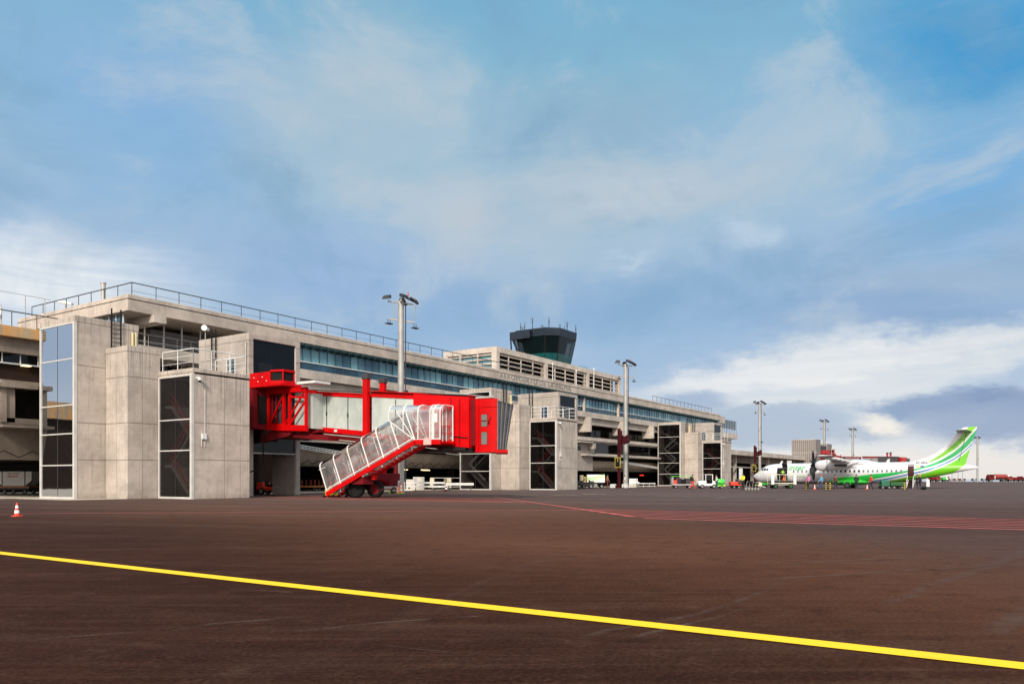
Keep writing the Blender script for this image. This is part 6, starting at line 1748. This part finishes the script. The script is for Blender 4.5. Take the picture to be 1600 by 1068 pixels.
# striped bollards
def bollard(label):
    t = thing('striped_bollard', label, 'bollard', (0, 0, 0), 'yellow and black striped bollards by the aircraft')
    MB().cyl((0, 0, 0), (0, 0, .06), .24, .22, 14).build('base', m_black, t)
    m = MB(); n = MB()
    for i in range(8): (m if i % 2 == 0 else n).cyl((0, 0, .06 + i * .11), (0, 0, .17 + i * .11), .085, .085, 12)
    m.build('yellow_band', m_yellow, t); n.build('black_band', m_black, t); return t
B0 = bollard('yellow and black striped bollard left of the person in pink'); at(B0, 0, 0, 0, pos=pt(1259.5, 90))
for uu, lb in ((1290.5, 'striped bollard just right of the person in the light blue shirt'), (1297, 'striped bollard just left of the person in maroon'), (1413.5, 'striped bollard left of the aircraft airstair')):
    c = copy_tree(B0, lb, (0, 0, 0)); at(c, 0, 0, 0, pos=pt(uu, 90))
# green service cart and trailer below the rear fuselage
t = thing('service_cart', 'green tank cart standing below the rear fuselage', 'cart', (0, 0, 0))
MB().box(-.5, .5, -.4, .4, .35, .95).cyl((-.5, 0, .8), (.5, 0, .8), .3, .3, 12).build('tank', mat('sea green', (.02, .12, .07), .5), t, bevel=.04)
MB().box(-.6, .6, -.4, .4, .25, .35).build('chassis', m_dgrey, t)
for a in (-.4, .4):
    for b in (-.4, .4): wheel((a, b, .2), .2, .14, (0, 1, 0), t)
at(t, 0, 0, LEFT_, pos=pt(1382, 98))
c3 = cart('low green flat trailer left of the aircraft airstair', mat('dull green', (.02, .10, .03), .6), None, ((0, 1.7, .3, MATS['dull green']),), L=1.9)
at(c3, 0, 0, LEFT_, pos=pt(1400, 98))
t = thing('notice_board', 'white upright notice board on thin legs right of the airstair', 'notice board', (0, 0, 0))
MB().box(-.17, .17, -.02, .02, .35, 1.2).build('board', m_cw, t, bevel=.01); MB().box(-.12, -.09, -.02, .02, 0, .4).box(.09, .12, -.02, .02, 0, .4).box(-.2, .2, -.15, .15, 0, .03).build('leg', m_dgrey, t)
at(t, 0, 0, RIGHT_, pos=pt(1450, 92))
bb_ = MB().ball((0, 0, .2), .42, .3, .22, 12).ball((.3, .1, .18), .25, .25, .18, 10)
o = tag(bb_.build('black_bag', m_black, None, smooth=True), 'black soft bag on the ground right of the two persons by the airstair', 'bag'); o.location = (*pt(1443.5, 91), 0)

# green-panelled belt trailer right of the middle tower
t = thing('panel_trailer', 'trailer with a white and lime green painted panel right of the middle stair tower', 'trailer', (0, 0, 0))
MB().box(-1.7, 1.7, -.6, .6, .55, .75).build('chassis', m_black, t)
bx = MB().box(-.75, 1.6, -.65, .65, .78, 1.82).build('box_body', m_cw, t, bevel=.03)
m = MB()
for q in range(3):
    pr_ = None
    for i in range(13):
        f = i / 12; xx_ = -.7 + 2.25 * f; zz_ = .95 + .18 * q + .62 * f ** 2.2 - .12 * sin(f * 3.2) * (1 - .3 * q)
        if pr_: m.quad((pr_[0], -.655, pr_[1]), (xx_, -.655, zz_), (xx_, -.655, min(1.8, zz_ + .07 + .03 * q)), (pr_[0], -.655, min(1.8, pr_[1] + .07 + .03 * q)))
        pr_ = (xx_, zz_)
m.build('green_swoosh', m_lime, bx)
MB().box(-1.7, -1.25, -.6, .6, .85, 1.75).box(-1.7, -.75, -.6, .6, .78, .85).build('front_panel', m_beige, t, bevel=.02)
MB().box(-1.2, -.85, -.5, .3, .85, 1.55).build('generator', mat('dull yellow', (.35, .27, .06), .6), t, bevel=.03)
for a in (-1.2, 1.2):
    for b in (-.55, .55): wheel((a, b, .26), .26, .16, (0, 1, 0), t)
MB().box(-.2, .6, -.62, -.6, .25, .6).build('side_locker', m_grey, t)
at(t, 0, 0, RIGHT_, pos=pt(925.5, 105.5))
tg = baggage_tug('small black baggage tractor in front of the green-panelled trailer', m_bmetal)
at(tg, 0, 0, LEFT_, pos=pt(914, 103.5))
tg = baggage_tug('red baggage tractor parked inside the dark bay beneath the boarding bridge', m_cr)
at(tg, 0, 0, RIGHT_ - 10, pos=pt(427, 63.5))
tg = baggage_tug('grey and red baggage tractor beside the bridge wheels', mat('tug grey', (.30, .29, .30), .5))
at(tg, 0, 0, LEFT_, pos=pt(604, 70))
# crates and flat trolley between mast and farthest tower
t = thing('white_crate', 'white crate with a red mark standing on the low white plinth', 'crate', (0, 0, 0))
MB().box(-.6, .6, -.4, .4, .56, 1.28).build('body', m_cw, t, bevel=.02); MB().box(.3, .5, -.41, -.40, .95, 1.2).build('mark', m_cr, t); MB().box(-.5, .1, -.41, -.40, 1.05, 1.1).box(-.5, .1, -.41, -.4, .85, .9).build('text_lines', m_grey, t)
at(t, 0, 0, RIGHT_, pos=pt(989, 113))
o = MB().box(-1.1, 1.1, -.5, .5, .02, .24).box(-1.1, 1.1, -.5, .5, .30, .54).box(-1, 1, -.4, .4, .22, .32).build('plinth', mat('plinth white', (.55, .52, .45), .7), None, bevel=.02)
tag(o, 'low cream stepped plinth under the white crate right of the mast', 'plinth'); o.location = (*pt(987, 113), 0); o.rotation_euler = (0, 0, radians(RIGHT_))
t = thing('flat_trolley', 'long low white tube-framed trolley left of the farthest stair tower', 'trolley', (0, 0, 0))
MB().box(-1.3, 1.3, -.5, .5, .55, .66).box(-1.3, -1.0, -.5, .5, .66, .8).build('deck', m_white, t, bevel=.01)
m = MB()
for a in (-1.2, -.4, .4, 1.2): m.tube([(a, -.45, .1), (a, -.45, .6)], .03).tube([(a, .45, .1), (a, .45, .6)], .03)
m.tube([(-1.2, -.45, .2), (1.2, -.45, .2)], .025); m.build('frame', m_white, t)
for a in (-1.2, 1.2):
    for b in (-.45, .45): wheel((a, b, .1), .1, .06, (0, 1, 0), t)
at(t, 0, 0, RIGHT_, pos=pt(1009, 112))
# rack of stacked orange-railed dollies deep under the building
def rail_dolly(label):
    t = thing('railed_dolly', label, 'dolly', (0, 0, 0), 'orange railed dollies in the undercroft')
    MB().box(-1.4, 1.4, -.7, .7, .42, .55).build('deck', mat('orange deck', (.55, .20, .06), .6), t)
    m = MB()
    for i in range(7):
        a = -1.3 + i * .43; m.cyl((a, -.65, .55), (a, -.65, 1.15), .025); m.cyl((a, .65, .55), (a, .65, 1.15), .025)
    m.build('rail', mat('red brown rail', (.30, .05, .03), .6), t)
    for a in (-1, 1):
        for b in (-.6, .6): wheel((a, b, .17), .17, .1, (0, 1, 0), t)
    return t
d0 = rail_dolly('orange railed dolly at the left under the building beside the bridge'); at(d0, 0, 0, RIGHT_, pos=pt(482, 80))
c = copy_tree(d0, 'orange railed dolly nearer the foot of the service stair', (0, 0, 0)); at(c, 0, 0, RIGHT_, pos=pt(508, 83))
o = MB().box(-.35, .35, -.3, .3, 0, .55).cyl((-.1, 0, .55), (-.1, 0, .75), .12).build('yellow_canister', m_yellow, None, bevel=.06)
tag(o, 'small yellow equipment box at the foot of the service stair', 'equipment box'); o.location = (*pt(518, 55.5), 0)

m_fred = mat('weathered dark red', (.26, .03, .025), .55)
# distant vehicles along the far apron edge
def far_fuel(label, loc, hd):
    t = thing('fuel_tanker', label, 'tanker', (0, 0, 0))
    MB().loft([[(x_, 1.2 * r_ * cos(2 * pi * k / 16), 2.2 + 1.05 * r_ * sin(2 * pi * k / 16)) for k in range(16)] for x_, r_ in ((-3.0, .7), (-2.8, .95), (2.0, 1), (2.2, .7))]).build('tank', m_fred, t, smooth=True)
    MB().box(-3.2, 5.0, -1.1, 1.1, .75, 1.15).build('chassis', m_black, t)
    cb = MB().prism([(2.6, 1.1), (5.0, 1.1), (5.0, 2.2), (4.5, 3.1), (2.6, 3.1)], 'y', -1.15, 1.15).build('cab', m_dred, t, bevel=.06)
    MB().prism([(3.4, 2.1), (4.85, 2.1), (4.5, 2.9), (3.4, 2.9)], 'y', -1.17, 1.17).build('window', m_black, cb)
    MB().box(-3.6, -3.2, -1.1, 1.1, .8, 3.0).box(2.25, 2.5, -1.1, 1.1, 1, 2.7).build('pump_box', m_cw, t)
    for a in (-2.4, -1.3, 3.8):
        for b in (-1.0, 1.0): wheel((a, b, .5), .5, .3, (0, 1, 0), t)
    t.location = (*loc, 0); t.rotation_euler = (0, 0, radians(hd)); return t
far_fuel('distant dark red fuel tanker on the far apron edge at right', pt(1561, 338), LEFT_)
def ftruck(label, u, d, m1, m2, hd, L=4.5, cat='truck', grp='distant vehicles on the far apron'):
    t = thing('service_truck', label, cat, (0, 0, 0), grp)
    MB().box(-L / 2, L / 2, -1, 1, .5, .9).build('chassis', m_black, t)
    MB().box(-L / 2, L / 2 - 1.7, -1.05, 1.05, .9, 1.9).build('load_box', m2, t, bevel=.05)
    cb = MB().prism([(L / 2 - 1.6, .8), (L / 2, .8), (L / 2, 1.5), (L / 2 - .35, 2.3), (L / 2 - 1.6, 2.3)], 'y', -1, 1).build('cab', m1, t, bevel=.05)
    MB().prism([(L / 2 - 1.2, 1.5), (L / 2 - .15, 1.5), (L / 2 - .42, 2.15), (L / 2 - 1.2, 2.15)], 'y', -1.02, 1.02).build('window', m_black, cb)
    for a in (-L / 2 + .9, L / 2 - .9):
        for b in (-.9, .9): wheel((a, b, .42), .42, .25, (0, 1, 0), t)
    at(t, 0, 0, hd, pos=pt(u, d)); return t
ftruck('distant red service truck immediately right of the fuel tanker', 1582, 336, m_fred, m_dred, LEFT_, 4.2)
ftruck('distant dark truck at the right picture edge', 1597, 336, m_dred, m_dgrey, LEFT_, 3.6)
ftruck('distant red and brown vehicle below the aircraft tail cone', 1460, 320, m_fred, m_dred, RIGHT_, 4.0)
ftruck('distant small white and green vehicle right of the red and brown one', 1477, 325, m_cw, m_green, RIGHT_, 3.0)
def fdolly(label, u, d, n, mm):
    t = thing('dolly_row', label, 'dolly train', (0, 0, 0), 'distant dolly trains on the far apron')
    for i in range(n):
        a = i * 2.2; MB().box(a, a + 2.0, -.7, .7, .45, .7).box(a, a + .08, -.7, .7, .7, 1.35).box(a + 1.92, a + 2, -.7, .7, .7, 1.35).box(a, a + 2, .65, .7, 1.2, 1.35).build('dolly', mm, t)
        for q in (.35, 1.65): wheel((a + q, -.6, .2), .2, .14, (0, 1, 0), t)
    at(t, 0, 0, RIGHT_, pos=pt(u, d)); return t
fdolly('distant row of brown railed dollies below the aircraft tail', 1483, 322, 3, mat('rust brown', (.16, .05, .03), .7))
fdolly('distant short row of dark dollies left of the thin mast', 1519, 322, 1, m_dgrey)
fdolly('distant dark dolly between the thin mast and the fuel tanker', 1534, 330, 1, m_black)
for a, lb in ((1487.5, 'left'), (1497, 'middle'), (1504, 'right')):
    q = pt(a, 324)
    tag(MB().cyl((*q, 0), (*q, 5.2), .06, .06, 6).cyl((*q, 5.2), (*q, 5.4), .12, .12, 6).build('thin_pole', m_dgrey, None), 'thin dark pole among the distant brown dollies, %s one of three' % lb, 'pole', 'thin poles on the far apron')
